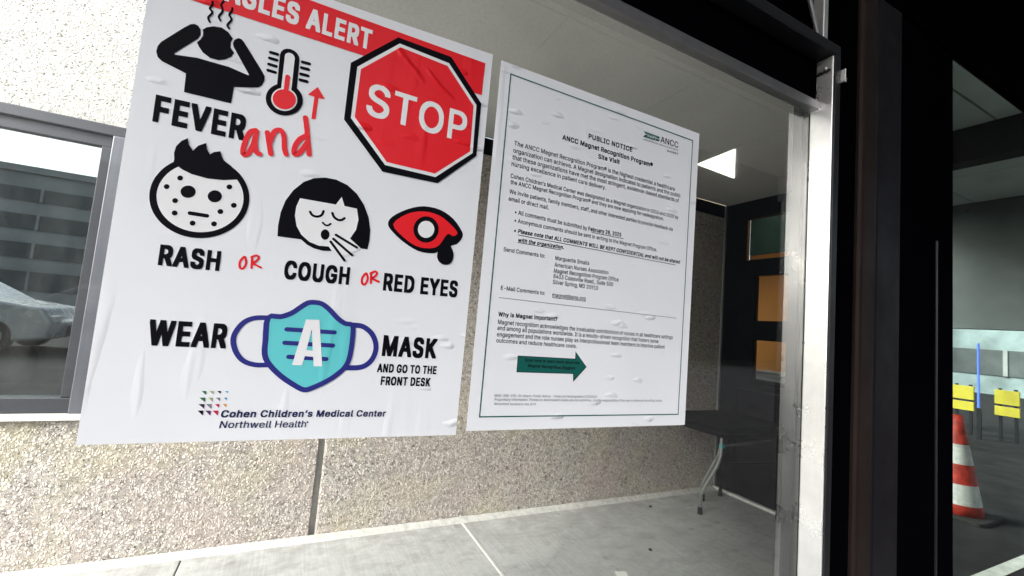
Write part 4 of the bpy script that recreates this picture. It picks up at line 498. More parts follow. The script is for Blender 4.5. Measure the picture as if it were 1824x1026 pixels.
  ["s","black",1,[[-34.5,388.9],[-24.6,389.4]],[[-34.3,384.0],[-24.3,384.5]],0,[[-35.2,384.1],[-36.1,384.6],[-36.6,385.4],[-36.9,386.3],[-36.7,387.3],[-36.2,388.1],[-35.5,388.7]],[[-23.6,389.2],[-22.8,388.8],[-22.2,388.0],[-22.0,387.0],[-22.1,386.1],[-22.6,385.3],[-23.4,384.7]]],
  ["s","black",1,[[-34.8,379.4],[-24.6,379.7]],[[-34.7,374.5],[-24.5,374.8]],0,[[-35.7,374.7],[-36.5,375.2],[-37.0,376.0],[-37.2,376.9],[-37.1,377.9],[-36.6,378.7],[-35.8,379.2]],[[-23.7,379.5],[-22.9,379.0],[-22.3,378.2],[-22.1,377.3],[-22.3,376.3],[-22.8,375.5],[-23.6,375.0]]],
  ["s","black",1,[[-34.6,368.9],[-24.5,369.3]],[[-34.4,363.9],[-24.3,364.4]],0,[[-35.4,364.1],[-36.2,364.6],[-36.8,365.4],[-37.0,366.3],[-36.8,367.2],[-36.3,368.1],[-35.6,368.6]],[[-23.5,369.2],[-22.7,368.7],[-22.1,367.9],[-21.9,367.0],[-22.1,366.0],[-22.6,365.2],[-23.3,364.6]]],
  ["s","black",1,[[-34.5,359.1],[-24.8,359.6]],[[-34.2,354.2],[-24.6,354.7]],0,[[-35.2,354.3],[-36.0,354.8],[-36.6,355.6],[-36.8,356.5],[-36.7,357.4],[-36.2,358.3],[-35.4,358.8]],[[-23.9,359.4],[-23.1,358.9],[-22.5,358.2],[-22.3,357.2],[-22.4,356.3],[-22.9,355.5],[-23.7,354.9]]],
  ["p","red",1,[[[-8.4,353.4],[4.4,336.8],[-5.5,335.9],[-5.9,300.0],[-11.8,299.1],[-11.5,335.9],[-21.0,337.0]]]],
 ],
 'handwritten_and':[
  ["s","red",3,[[-82.8,256.3],[-84.3,255.7],[-86.0,255.0],[-87.5,254.1],[-88.6,252.5],[-89.8,249.1],[-91.1,244.1],[-92.1,238.8],[-92.8,234.0],[-93.2,229.8],[-93.4,225.7],[-93.3,222.5],[-93.1,221.3],[-94.3,222.2],[-94.9,222.3],[-94.1,222.8],[-93.2,224.0],[-92.0,226.2],[-90.7,229.7],[-89.6,233.8],[-88.6,238.1],[-87.9,243.2],[-87.4,249.2],[-87.0,254.8],[-86.8,258.8]],[[-85.7,262.8],[-87.0,262.2],[-89.4,261.2],[-92.4,259.1],[-94.9,255.7],[-96.6,251.1],[-98.0,245.6],[-99.0,240.0],[-99.8,234.9],[-100.3,230.3],[-100.5,225.8],[-100.3,221.7],[-99.4,218.2],[-96.1,215.4],[-92.2,215.7],[-89.4,217.5],[-87.2,220.1],[-85.5,223.4],[-84.0,227.5],[-82.7,232.0],[-81.6,236.8],[-80.9,242.4],[-80.3,248.7],[-80.0,254.4],[-79.7,258.3]],0,[[-84.3,263.1],[-83.0,262.9],[-81.8,262.1],[-81.0,261.0],[-80.7,259.7],[-80.9,258.3],[-81.6,257.1]],[[-86.4,260.1],[-85.6,261.2],[-84.4,261.9],[-83.0,262.1],[-81.7,261.7],[-80.6,260.9],[-79.9,259.7]]],
  ["s","red",4,[[-79.9,258.4],[-79.9,255.1],[-80.0,250.3],[-80.0,245.2],[-79.8,240.8],[-79.2,237.2],[-78.5,233.7],[-77.6,230.8],[-76.9,229.0],[-76.7,228.7],[-76.7,228.7],[-75.9,228.7],[-74.9,228.6]],[[-87.0,258.5],[-87.1,255.2],[-87.1,250.3],[-87.1,245.0],[-86.9,240.1],[-86.3,236.0],[-85.4,232.0],[-84.4,228.5],[-83.1,225.5],[-81.1,223.0],[-78.4,221.8],[-76.7,221.6],[-76.0,221.5]],0,[[-86.7,259.9],[-85.9,261.0],[-84.8,261.8],[-83.4,262.0],[-82.0,261.8],[-80.9,261.0],[-80.1,259.8]],[[-73.6,228.1],[-72.6,227.2],[-72.0,225.9],[-71.9,224.5],[-72.4,223.2],[-73.3,222.2],[-74.6,221.6]]],
  ["s","red",3,[[-65.5,261.3],[-65.0,259.2],[-64.2,256.2],[-63.3,252.6],[-62.3,248.7],[-61.0,243.9],[-59.6,238.4],[-58.2,233.3],[-57.2,229.7]],[[-72.5,259.5],[-72.0,257.4],[-71.2,254.4],[-70.3,250.8],[-69.3,246.8],[-68.0,242.1],[-66.6,236.5],[-65.2,231.4],[-64.2,227.8]],0,[[-72.6,261.0],[-72.1,262.3],[-71.2,263.3],[-69.9,263.9],[-68.5,264.0],[-67.2,263.5],[-66.1,262.6]],[[-57.1,228.3],[-57.6,227.0],[-58.5,225.9],[-59.8,225.3],[-61.2,225.2],[-62.5,225.6],[-63.6,226.6]]],
  ["s","red",4,[[-67.8,246.2],[-67.2,249.8],[-66.2,255.0],[-65.0,260.6],[-63.4,265.3],[-61.0,268.7],[-58.0,271.0],[-54.8,272.3],[-51.3,272.4],[-48.2,270.8],[-46.0,268.4],[-44.4,265.4],[-43.1,261.8],[-42.1,257.2],[-41.3,251.8],[-40.7,246.6],[-40.0,242.6],[-39.2,240.0],[-38.4,237.9],[-37.6,236.3],[-37.0,235.0]],[[-60.6,244.9],[-59.9,248.5],[-59.0,253.6],[-57.9,258.7],[-56.7,262.1],[-55.6,263.7],[-54.3,264.7],[-53.2,265.2],[-52.9,265.2],[-52.8,265.2],[-52.1,264.3],[-51.1,262.4],[-50.2,259.8],[-49.3,255.9],[-48.6,250.9],[-47.9,245.6],[-47.2,241.0],[-46.2,237.6],[-45.1,235.0],[-44.2,233.1],[-43.7,231.9]],0,[[-61.1,243.6],[-62.1,242.5],[-63.4,242.0],[-64.9,242.0],[-66.2,242.5],[-67.2,243.5],[-67.8,244.8]],[[-36.7,233.6],[-36.9,232.2],[-37.6,230.9],[-38.8,230.1],[-40.2,229.8],[-41.6,230.0],[-42.8,230.7]]],
  ["s","red",3,[[-16.5,299.1],[-15.7,295.4],[-14.4,290.0],[-13.0,283.9],[-11.8,278.2],[-10.8,272.8],[-9.8,267.4],[-8.9,262.3],[-8.0,257.5],[-7.1,253.0],[-6.2,248.7],[-5.5,244.9],[-4.9,242.3]],[[-24.0,297.4],[-23.1,293.7],[-21.8,288.3],[-20.5,282.3],[-19.3,276.7],[-18.3,271.4],[-17.3,266.1],[-16.4,260.9],[-15.5,256.1],[-14.6,251.5],[-13.7,247.1],[-12.9,243.3],[-12.4,240.7]],0,[[-24.0,298.9],[-23.5,300.3],[-22.5,301.4],[-21.1,302.0],[-19.6,302.0],[-18.2,301.5],[-17.1,300.5]],[[-4.9,240.8],[-5.5,239.4],[-6.5,238.3],[-7.9,237.8],[-9.4,237.7],[-10.7,238.3],[-11.8,239.3]]],
  ["s","red",4,[[-13.2,266.9],[-14.9,265.5],[-17.2,263.7],[-19.5,261.6],[-21.2,259.4],[-22.7,256.8],[-24.2,253.6],[-25.3,250.3],[-26.1,247.4],[-26.5,244.5],[-26.5,241.5],[-26.3,239.4],[-26.5,239.4],[-28.1,240.1],[-27.9,240.3],[-26.6,241.2],[-25.1,242.9],[-23.1,246.4],[-20.7,251.7],[-18.5,256.9],[-16.9,260.6]],[[-18.0,272.7],[-19.7,271.4],[-22.1,269.4],[-24.9,266.8],[-27.5,263.7],[-29.4,260.2],[-31.2,256.4],[-32.6,252.5],[-33.5,248.8],[-34.0,245.0],[-34.1,241.2],[-33.7,237.6],[-31.9,234.2],[-27.8,232.6],[-24.4,233.6],[-21.5,235.7],[-18.9,238.6],[-16.4,243.1],[-13.8,248.6],[-11.6,254.0],[-10.0,257.6]],0,[[-16.7,273.4],[-15.3,273.6],[-13.9,273.2],[-12.7,272.2],[-12.0,271.0],[-11.9,269.5],[-12.3,268.1]],[[-16.1,261.8],[-14.9,262.6],[-13.4,262.9],[-12.0,262.6],[-10.8,261.7],[-10.0,260.5],[-9.7,259.0]]],
 ],
 'handwritten_or':[
  ["s","red",1,[[-76.3,65.4],[-77.1,64.4],[-78.2,62.6],[-79.3,60.6],[-79.9,58.7],[-80.1,56.7],[-80.0,54.4],[-79.6,52.3],[-79.2,51.1],[-78.8,50.6],[-78.2,50.3],[-77.7,50.3],[-77.3,50.5],[-76.7,51.6],[-75.9,53.5],[-75.3,55.8],[-75.0,57.8],[-75.2,59.6],[-75.6,61.5],[-76.3,63.4],[-76.8,64.7],[-77.2,65.5],[-77.2,65.6],[-76.3,65.5]],[[-78.5,67.5],[-79.6,66.1],[-80.9,64.1],[-82.1,61.7],[-82.9,59.3],[-83.1,56.8],[-83.0,54.1],[-82.6,51.6],[-81.9,49.6],[-80.6,48.1],[-78.8,47.4],[-76.9,47.4],[-75.1,48.4],[-74.0,50.3],[-73.0,52.6],[-72.3,55.2],[-72.0,57.7],[-72.2,60.0],[-72.7,62.4],[-73.4,64.4],[-74.0,65.9],[-74.5,67.0],[-75.4,68.0],[-77.2,68.4]],1],
  ["s","red",1,[[-65.4,68.1],[-64.3,51.4]],[[-68.5,67.9],[-67.4,51.2]],0,[[-68.4,68.5],[-68.1,69.0],[-67.6,69.4],[-67.0,69.5],[-66.4,69.4],[-65.9,69.1],[-65.6,68.7]],[[-64.4,50.9],[-64.7,50.3],[-65.1,50.0],[-65.7,49.8],[-66.3,49.9],[-66.8,50.2],[-67.2,50.7]]],
  ["s","red",2,[[-68.6,69.2],[-67.4,69.9],[-65.6,71.0],[-63.6,72.1],[-61.7,72.7],[-59.8,72.4],[-58.4,71.4],[-57.4,70.0],[-56.9,68.3],[-57.2,66.6],[-57.8,64.8],[-58.7,63.1],[-59.8,61.5],[-61.3,60.3],[-63.0,59.4],[-64.0,58.8],[-64.0,59.3],[-64.0,59.8],[-63.0,59.3],[-61.5,58.7],[-59.8,58.1],[-58.2,57.3],[-56.3,56.5],[-54.5,55.8],[-53.3,55.3]],[[-66.9,66.6],[-65.7,67.3],[-64.0,68.4],[-62.4,69.3],[-61.4,69.6],[-61.0,69.5],[-60.5,69.2],[-60.2,68.7],[-60.0,68.2],[-60.1,67.4],[-60.6,66.1],[-61.4,64.7],[-62.1,63.6],[-63.0,62.9],[-64.4,62.1],[-66.0,61.2],[-67.1,59.3],[-65.9,57.4],[-64.3,56.5],[-62.6,55.9],[-61.1,55.2],[-59.4,54.5],[-57.4,53.7],[-55.7,53.0],[-54.5,52.5]],0,[[-67.5,66.3],[-68.1,66.4],[-68.6,66.6],[-69.1,67.1],[-69.3,67.6],[-69.2,68.2],[-69.0,68.8]],[[-52.8,55.0],[-52.5,54.5],[-52.4,53.9],[-52.5,53.3],[-52.8,52.8],[-53.3,52.5],[-53.9,52.4]]],
 ],
 'handwritten_or.001':[
  ["s","red",1,[[97.9,62.3],[97.0,61.1],[95.8,59.2],[94.7,57.0],[94.1,55.2],[93.9,53.3],[94.0,51.1],[94.4,49.2],[94.8,48.1],[95.3,47.6],[95.9,47.3],[96.4,47.3],[96.6,47.4],[97.3,48.5],[98.2,50.7],[98.9,53.2],[99.2,55.4],[99.1,57.2],[98.7,59.2],[98.1,61.0],[97.6,62.2],[97.3,62.6],[97.6,62.5],[98.2,62.5]],[[95.2,64.7],[94.0,63.1],[92.7,60.9],[91.4,58.4],[90.6,55.9],[90.4,53.3],[90.5,50.7],[90.9,48.3],[91.7,46.3],[93.1,44.7],[95.0,43.8],[97.2,43.8],[99.2,44.9],[100.5,46.9],[101.6,49.6],[102.3,52.4],[102.8,55.1],[102.7,57.7],[102.1,60.1],[101.4,62.2],[100.7,63.8],[99.9,65.1],[98.4,66.0],[96.5,65.7]],1],
  ["s","red",1,[[107.3,65.8],[108.5,49.4]],[[103.7,65.5],[104.9,49.2]],0,[[103.8,66.2],[104.1,66.8],[104.7,67.3],[105.3,67.5],[106.0,67.4],[106.6,67.0],[107.1,66.5]],[[108.4,48.7],[108.1,48.1],[107.5,47.7],[106.9,47.5],[106.2,47.6],[105.5,47.9],[105.1,48.5]]],
  ["s","red",2,[[103.4,66.5],[104.7,67.4],[106.6,68.9],[108.7,70.3],[110.9,71.2],[113.1,70.9],[114.9,69.9],[116.1,68.4],[116.7,66.4],[116.3,64.4],[115.4,62.5],[114.2,60.8],[112.9,59.3],[111.2,58.0],[109.5,57.2],[108.4,56.7],[108.7,57.7],[108.4,58.5],[109.4,58.1],[111.1,57.6],[112.8,57.0],[114.6,56.4],[116.6,55.7],[118.5,55.1],[119.8,54.6]],[[105.6,63.6],[106.9,64.5],[108.7,65.9],[110.5,67.1],[111.5,67.6],[111.9,67.5],[112.5,67.1],[113.0,66.6],[113.1,66.3],[112.9,65.7],[112.3,64.4],[111.3,63.0],[110.4,61.9],[109.4,61.2],[107.9,60.5],[106.3,59.7],[105.0,57.5],[106.5,55.4],[108.2,54.7],[110.0,54.1],[111.6,53.6],[113.4,52.9],[115.5,52.2],[117.3,51.6],[118.6,51.2]],0,[[105.0,63.3],[104.3,63.2],[103.6,63.5],[103.1,63.9],[102.8,64.6],[102.7,65.3],[103.0,65.9]],[[120.4,54.3],[120.8,53.7],[121.0,53.0],[120.9,52.3],[120.6,51.7],[120.0,51.3],[119.3,51.1]]],
 ],
 'rash_face':[
  ["p","black",1,[[[-80.3,152.6],[-80.3,145.6],[-81.0,138.7],[-82.5,131.8],[-84.7,125.1],[-87.7,118.7],[-91.4,112.7],[-95.7,107.1],[-100.6,102.1],[-105.9,97.6],[-111.6,93.7],[-117.7,90.5],[-124.0,88.0],[-130.5,86.2],[-137.1,85.2],[-143.6,84.9],[-150.1,85.4],[-156.4,86.5],[-162.5,88.4],[-168.2,90.9],[-173.6,94.1],[-178.6,97.8],[-183.1,102.1],[-187.1,106.9],[-190.5,112.1],[-193.3,117.6],[-195.5,123.5],[-197.0,129.6],[-197.8,135.9],[-198.0,142.3],[-197.5,148.7],[-196.3,155.1],[-194.5,161.4],[-191.9,167.4],[-188.8,173.3],[-185.1,178.8],[-180.8,183.9],[-175.9,188.6],[-170.6,192.7],[-164.9,196.3],[-158.9,199.3],[-152.6,201.6],[-146.1,203.1],[-139.4,204.0],[-132.8,204.1],[-126.1,203.4],[-119.7,201.9],[-113.4,199.7],[-107.5,196.8],[-102.0,193.1],[-96.9,188.8],[-92.4,183.8],[-88.6,178.4],[-85.4,172.4],[-82.9,166.1],[-81.2,159.4]]]],
  ["p","white_ink",2,[[[-87.8,151.6],[-87.7,145.7],[-88.3,139.7],[-89.6,133.9],[-91.6,128.2],[-94.1,122.7],[-97.3,117.6],[-101.0,112.8],[-105.2,108.4],[-109.8,104.5],[-114.8,101.2],[-120.0,98.4],[-125.5,96.3],[-131.1,94.7],[-136.8,93.8],[-142.5,93.5],[-148.1,93.8],[-153.6,94.8],[-158.9,96.4],[-163.9,98.5],[-168.6,101.2],[-173.0,104.4],[-176.9,108.1],[-180.4,112.1],[-183.4,116.6],[-185.8,121.4],[-187.7,126.4],[-189.0,131.7],[-189.8,137.1],[-189.9,142.6],[-189.4,148.1],[-188.4,153.6],[-186.7,159.0],[-184.5,164.3],[-181.8,169.3],[-178.5,174.0],[-174.7,178.4],[-170.5,182.4],[-165.9,185.9],[-160.9,189.0],[-155.6,191.5],[-150.2,193.5],[-144.5,194.8],[-138.7,195.5],[-133.0,195.6],[-127.2,195.0],[-121.6,193.7],[-116.2,191.8],[-111.1,189.3],[-106.4,186.1],[-102.0,182.4],[-98.2,178.2],[-94.8,173.5],[-92.1,168.5],[-90.0,163.1],[-88.6,157.4]]]],
  ["p","black",3,[[[-176.5,192.8],[-177.8,200.5],[-176.5,210.6],[-171.5,219.6],[-164.8,225.6],[-162.9,217.2],[-156.7,209.0],[-151.7,217.8],[-142.6,224.3],[-141.0,215.9],[-136.3,208.8],[-132.0,213.5],[-124.5,216.6],[-121.7,208.9],[-118.7,204.1],[-108.4,197.7],[-99.1,186.5],[-96.9,180.2],[-115.7,175.0],[-134.9,173.0],[-154.1,175.0],[-165.7,179.2],[-172.7,183.8],[-176.8,180.0]]]],
  ["p","black",3,[[[-146.5,151.0],[-146.5,149.0],[-147.0,147.0],[-147.8,145.1],[-149.0,143.4],[-150.6,142.0],[-152.3,141.0],[-154.2,140.3],[-156.2,140.2],[-158.1,140.4],[-159.9,141.1],[-161.4,142.2],[-162.6,143.7],[-163.5,145.4],[-163.9,147.3],[-163.9,149.3],[-163.5,151.3],[-162.7,153.2],[-161.5,154.8],[-160.0,156.2],[-158.3,157.3],[-156.3,157.9],[-154.4,158.2],[-152.5,157.9],[-150.7,157.2],[-149.1,156.1],[-147.9,154.7],[-147.0,152.9]]]],
  ["p","black",3,[[[-114.8,150.9],[-114.8,148.9],[-115.2,146.9],[-116.1,145.0],[-117.3,143.3],[-118.8,141.9],[-120.5,140.9],[-122.4,140.3],[-124.3,140.2],[-126.2,140.4],[-127.9,141.2],[-129.4,142.3],[-130.6,143.7],[-131.4,145.4],[-131.9,147.3],[-131.9,149.3],[-131.5,151.3],[-130.7,153.1],[-129.5,154.8],[-128.0,156.2],[-126.3,157.2],[-124.4,157.9],[-122.5,158.0],[-120.6,157.8],[-118.9,157.1],[-117.4,156.0],[-116.1,154.5],[-115.3,152.8]]]],
  ["s","black",3,[[-149.6,121.8],[-129.3,121.7]],[[-149.7,116.4],[-129.3,116.3]],0,[[-150.7,116.6],[-151.5,117.2],[-152.1,118.1],[-152.3,119.1],[-152.1,120.1],[-151.5,121.0],[-150.7,121.6]],[[-128.2,121.5],[-127.4,120.9],[-126.8,120.0],[-126.6,119.0],[-126.8,118.0],[-127.4,117.1],[-128.3,116.5]]],
  ["p","black",3,[[[-163.3,167.3],[-163.4,165.6],[-164.2,164.2],[-165.4,163.2],[-166.9,162.9],[-168.3,163.2],[-169.4,164.3],[-169.9,165.8],[-169.8,167.4],[-169.0,168.9],[-167.8,169.9],[-166.3,170.2],[-164.9,169.8],[-163.8,168.8]]]],
  ["p","black",3,[[[-176.9,151.8],[-177.1,150.2],[-177.8,148.8],[-179.0,147.8],[-180.5,147.5],[-181.8,147.9],[-182.9,148.9],[-183.4,150.4],[-183.2,152.0],[-182.5,153.4],[-181.3,154.4],[-179.9,154.7],[-178.5,154.3],[-177.4,153.3]]]],
  ["p","black",3,[[[-165.2,134.2],[-165.3,132.6],[-166.1,131.1],[-167.3,130.2],[-168.8,129.9],[-170.2,130.3],[-171.2,131.4],[-171.7,132.8],[-171.6,134.4],[-170.8,135.9],[-169.6,136.8],[-168.2,137.1],[-166.8,136.7],[-165.7,135.7]]]],
  ["p","black",3,[[[-163.6,116.6],[-163.7,115.0],[-164.5,113.6],[-165.7,112.7],[-167.2,112.4],[-168.6,112.9],[-169.7,113.9],[-170.2,115.4],[-170.0,117.0],[-169.3,118.4],[-168.0,119.4],[-166.6,119.6],[-165.2,119.2],[-164.1,118.1]]]],
  ["p","black",3,[[[-141.5,106.1],[-141.6,104.4],[-142.4,103.0],[-143.7,102.1],[-145.2,101.8],[-146.6,102.3],[-147.7,103.3],[-148.2,104.8],[-148.1,106.5],[-147.3,107.9],[-146.0,108.8],[-144.5,109.1],[-143.1,108.7],[-142.0,107.6]]]],
  ["p","black",3,[[[-116.1,109.5],[-116.3,107.8],[-117.1,106.3],[-118.4,105.4],[-120.0,105.1],[-121.4,105.6],[-122.6,106.7],[-123.1,108.2],[-122.9,109.9],[-122.1,111.3],[-120.8,112.3],[-119.3,112.6],[-117.8,112.1],[-116.6,111.0]]]],
  ["p","black",3,[[[-110.6,128.9],[-110.7,127.2],[-111.6,125.8],[-112.9,124.8],[-114.5,124.5],[-116.0,124.9],[-117.1,126.0],[-117.7,127.6],[-117.5,129.2],[-116.7,130.7],[-115.3,131.7],[-113.8,132.0],[-112.3,131.6],[-111.1,130.5]]]],
  ["p","black",3,[[[-95.1,141.3],[-95.3,139.6],[-96.1,138.1],[-97.5,137.0],[-99.1,136.7],[-100.7,137.2],[-101.8,138.3],[-102.4,139.8],[-102.2,141.5],[-101.3,143.0],[-100.0,144.0],[-98.4,144.4],[-96.8,143.9],[-95.7,142.8]]]],
  ["p","black",3,[[[-103.8,167.4],[-104.0,165.7],[-104.8,164.1],[-106.2,163.1],[-107.8,162.7],[-109.3,163.2],[-110.4,164.2],[-111.0,165.8],[-110.8,167.5],[-110.0,169.0],[-108.6,170.0],[-107.0,170.4],[-105.5,170.0],[-104.3,168.9]]]],
  ["t","black",1,"RASH",-177.0,42.2,-105.6,43.0,29.04,"heavy",0],
 ],
 'coughing_face':[
  ["p","black",1,[[[-37.4,104.5],[-38.6,120.4],[-37.4,141.8],[-33.0,161.4],[-24.1,179.7],[-11.3,195.8],[2.6,205.1],[18.4,209.8],[35.1,210.2],[52.7,205.1],[68.9,193.8],[82.0,177.6],[91.7,157.9],[96.5,137.6],[97.1,120.2],[95.4,104.6],[84.8,104.4],[65.9,117.8],[54.6,98.9],[40.8,93.4],[28.0,91.8],[15.0,93.6],[4.3,98.0],[-4.9,104.9]]]],
  ["p","white_ink",2,[[[-13.4,169.0],[-17.2,154.5],[-17.4,140.5],[-13.4,124.9],[-5.3,112.4],[7.1,103.0],[21.4,98.9],[36.0,99.9],[42.1,92.6],[63.0,88.4],[84.8,104.4],[66.4,117.9],[74.1,133.8],[76.0,151.4],[71.6,168.8],[52.2,169.5],[46.5,183.5],[39.1,169.3]]]],
  ["s","black",3,[[4.8,151.4],[5.4,150.4],[6.2,149.1],[7.1,148.0],[7.9,147.3],[9.0,146.9],[10.6,146.5],[12.2,146.4],[13.6,146.5],[14.9,147.0],[16.3,147.7],[17.6,148.6],[18.5,149.5],[19.2,150.7],[19.6,152.4],[20.0,154.1],[20.3,155.4]],[[1.6,149.3],[2.2,148.4],[3.0,147.0],[4.3,145.3],[6.0,144.0],[7.9,143.2],[10.0,142.7],[12.2,142.6],[14.4,142.8],[16.4,143.4],[18.3,144.4],[20.1,145.7],[21.6,147.3],[22.7,149.3],[23.4,151.5],[23.8,153.3],[24.0,154.6]],0,[[1.3,150.0],[1.3,150.7],[1.6,151.4],[2.2,151.9],[2.8,152.2],[3.6,152.2],[4.3,151.9]],[[20.6,156.1],[21.1,156.6],[21.8,156.9],[22.6,156.9],[23.3,156.6],[23.8,156.0],[24.0,155.3]]],
  ["s","black",3,[[37.3,155.3],[37.8,154.1],[38.5,152.6],[39.3,151.0],[40.2,149.9],[41.3,149.0],[42.9,148.1],[44.4,147.4],[45.7,147.0],[46.8,146.9],[47.9,147.2],[49.1,147.6],[50.1,148.0],[50.9,148.6],[51.6,149.4],[52.3,150.2],[52.9,150.9]],[[33.7,153.6],[34.2,152.5],[34.9,150.8],[36.0,148.9],[37.4,147.1],[39.1,145.7],[41.0,144.6],[43.0,143.7],[45.1,143.1],[47.1,143.0],[49.0,143.3],[50.6,143.9],[52.1,144.6],[53.4,145.6],[54.5,146.7],[55.4,147.7],[55.9,148.3]],0,[[33.5,154.4],[33.6,155.1],[34.0,155.8],[34.7,156.2],[35.4,156.4],[36.2,156.3],[36.8,155.9]],[[53.5,151.3],[54.2,151.5],[55.0,151.5],[55.7,151.1],[56.1,150.5],[56.3,149.7],[56.3,149.0]]],
  ["s","black",3,[[24.0,137.6],[24.7,137.0],[25.6,136.2],[26.6,135.4],[27.4,134.9],[28.2,134.7],[29.0,134.6],[29.9,134.7],[30.5,134.9],[31.3,135.4],[32.2,136.2],[33.1,137.2],[33.8,137.8]],[[22.1,135.4],[22.8,134.8],[23.8,133.9],[25.0,133.0],[26.3,132.2],[27.7,131.9],[29.0,131.7],[30.4,131.8],[31.7,132.2],[33.1,133.1],[34.3,134.1],[35.2,135.1],[35.9,135.8]],0,[[21.7,135.9],[21.6,136.4],[21.7,137.0],[21.9,137.5],[22.4,137.8],[22.9,138.0],[23.5,137.9]],[[34.2,138.2],[34.8,138.3],[35.4,138.2],[35.8,137.9],[36.2,137.4],[36.3,136.8],[36.2,136.3]]],
  ["p","black",3,[[[35.1,119.2],[35.1,116.6],[34.4,114.1],[33.2,112.0],[31.5,110.5],[29.5,109.7],[27.5,109.8],[25.6,110.7],[23.9,112.3],[22.8,114.5],[22.2,117.0],[22.2,119.7],[22.8,122.1],[24.1,124.2],[25.7,125.7],[27.7,126.5],[29.7,126.4],[31.7,125.5],[33.3,123.9],[34.5,121.7]]]],
  ["s","black",3,[[39.5,109.3],[63.4,82.2]],[[36.5,106.7],[60.4,79.6]],0,[[36.1,107.4],[36.0,108.1],[36.2,108.9],[36.7,109.5],[37.4,109.9],[38.1,110.0],[38.9,109.8]],[[63.8,81.6],[63.9,80.8],[63.7,80.1],[63.2,79.4],[62.5,79.1],[61.8,79.0],[61.0,79.2]]],
  ["s","black",3,[[42.6,114.9],[73.7,92.7]],[[40.3,111.6],[71.4,89.5]],0,[[39.8,112.2],[39.5,112.9],[39.5,113.7],[39.9,114.4],[40.4,114.9],[41.1,115.2],[41.9,115.2]],[[74.2,92.2],[74.5,91.4],[74.5,90.7],[74.2,90.0],[73.6,89.4],[72.9,89.2],[72.1,89.2]]],
  ["s","black",3,[[45.4,122.1],[79.4,106.5]],[[43.7,118.5],[77.7,102.9]],0,[[43.1,118.9],[42.7,119.6],[42.5,120.3],[42.7,121.1],[43.2,121.7],[43.8,122.1],[44.6,122.3]],[[80.0,106.1],[80.4,105.4],[80.5,104.6],[80.3,103.9],[79.9,103.2],[79.2,102.8],[78.4,102.7]]],
  ["t","black",1,"COUGH",-22.1,41.9,72.6,43.4,28.95,"heavy",0],
 ],
 'stop_sign':[
  ["p","black",3,[[[106.9,481.8],[203.7,480.5],[270.5,411.7],[270.4,309.2],[202.0,241.2],[105.0,240.1],[35.8,311.9],[35.8,409.8]]]],
  ["p","white_ink",4,[[[110.3,471.5],[200.8,467.3],[261.0,405.5],[262.4,312.5],[196.9,251.2],[108.3,252.0],[45.9,317.2],[46.6,406.4]]]],
  ["p","red",5,[[[112.4,465.2],[198.3,461.1],[255.3,402.1],[256.8,314.2],[195.3,257.4],[110.4,257.8],[51.5,320.7],[52.5,404.2]]]],
  ["t","white_ink",6,"STOP",67.5,331.1,245.5,329.2,56.48,"medium",0],
 ],
 'red_eye':[
  ["p","black",1,[[[123.9,152.1],[124.0,156.6],[125.9,161.4],[129.8,166.5],[136.2,172.3],[144.8,178.6],[153.7,184.1],[162.7,188.6],[172.0,192.4],[181.7,195.0],[191.7,196.0],[202.0,195.8],[211.8,194.4],[221.0,191.6],[229.8,187.6],[237.8,182.6],[245.3,176.1],[252.0,168.6],[256.7,162.1],[258.8,157.6],[258.9,154.1],[257.9,150.5],[255.8,146.1],[252.7,141.5],[249.6,138.0],[247.4,136.5],[245.1,135.9],[241.1,134.1],[233.7,129.5],[224.6,123.6],[216.9,118.9],[212.5,116.4],[209.4,115.0],[204.8,114.1],[197.5,113.4],[188.9,113.3],[180.2,114.3],[171.7,117.0],[163.2,120.7],[155.2,124.9],[147.4,129.6],[140.1,134.7],[134.0,139.6],[129.2,143.8],[125.7,147.9]]]],
  ["p","red",2,[[[132.5,153.6],[136.7,161.2],[145.4,169.3],[154.6,176.0],[163.2,180.5],[172.3,183.7],[181.7,185.6],[191.2,186.3],[201.0,185.8],[210.3,184.1],[219.2,180.6],[227.6,175.7],[234.8,170.9],[240.8,166.4],[245.6,161.9],[248.1,158.0],[247.2,154.8],[244.0,152.2],[240.5,150.7],[237.1,151.6],[233.4,153.6],[229.3,152.8],[225.1,146.5],[220.6,137.5],[215.8,130.1],[210.7,126.1],[205.3,123.6],[199.0,122.1],[191.4,121.2],[182.9,121.2],[174.5,122.7],[166.2,125.9],[157.8,130.5],[150.3,135.6],[142.4,141.1],[135.3,147.2]]]],
  ["p","black",3,[[[212.4,158.5],[212.4,153.1],[211.2,147.9],[208.9,143.0],[205.7,138.7],[201.7,135.2],[197.1,132.7],[192.2,131.3],[187.1,131.1],[182.3,132.1],[177.8,134.1],[174.0,137.2],[170.9,141.1],[168.8,145.7],[167.7,150.7],[167.8,155.9],[168.9,161.0],[171.0,165.9],[174.1,170.1],[178.0,173.7],[182.5,176.3],[187.4,177.8],[192.4,178.1],[197.4,177.3],[201.9,175.3],[205.9,172.2],[209.1,168.3],[211.3,163.6]]]],
  ["p","white_ink",4,[[[204.5,157.1],[204.4,153.6],[203.7,150.3],[202.2,147.1],[200.1,144.3],[197.5,142.1],[194.5,140.4],[191.3,139.5],[188.0,139.4],[184.9,140.0],[182.0,141.3],[179.4,143.3],[177.4,145.8],[176.0,148.8],[175.3,152.0],[175.4,155.4],[176.1,158.7],[177.5,161.8],[179.5,164.6],[182.1,166.9],[185.0,168.6],[188.2,169.5],[191.5,169.7],[194.7,169.2],[197.7,167.9],[200.3,165.9],[202.3,163.4],[203.7,160.4]]]],
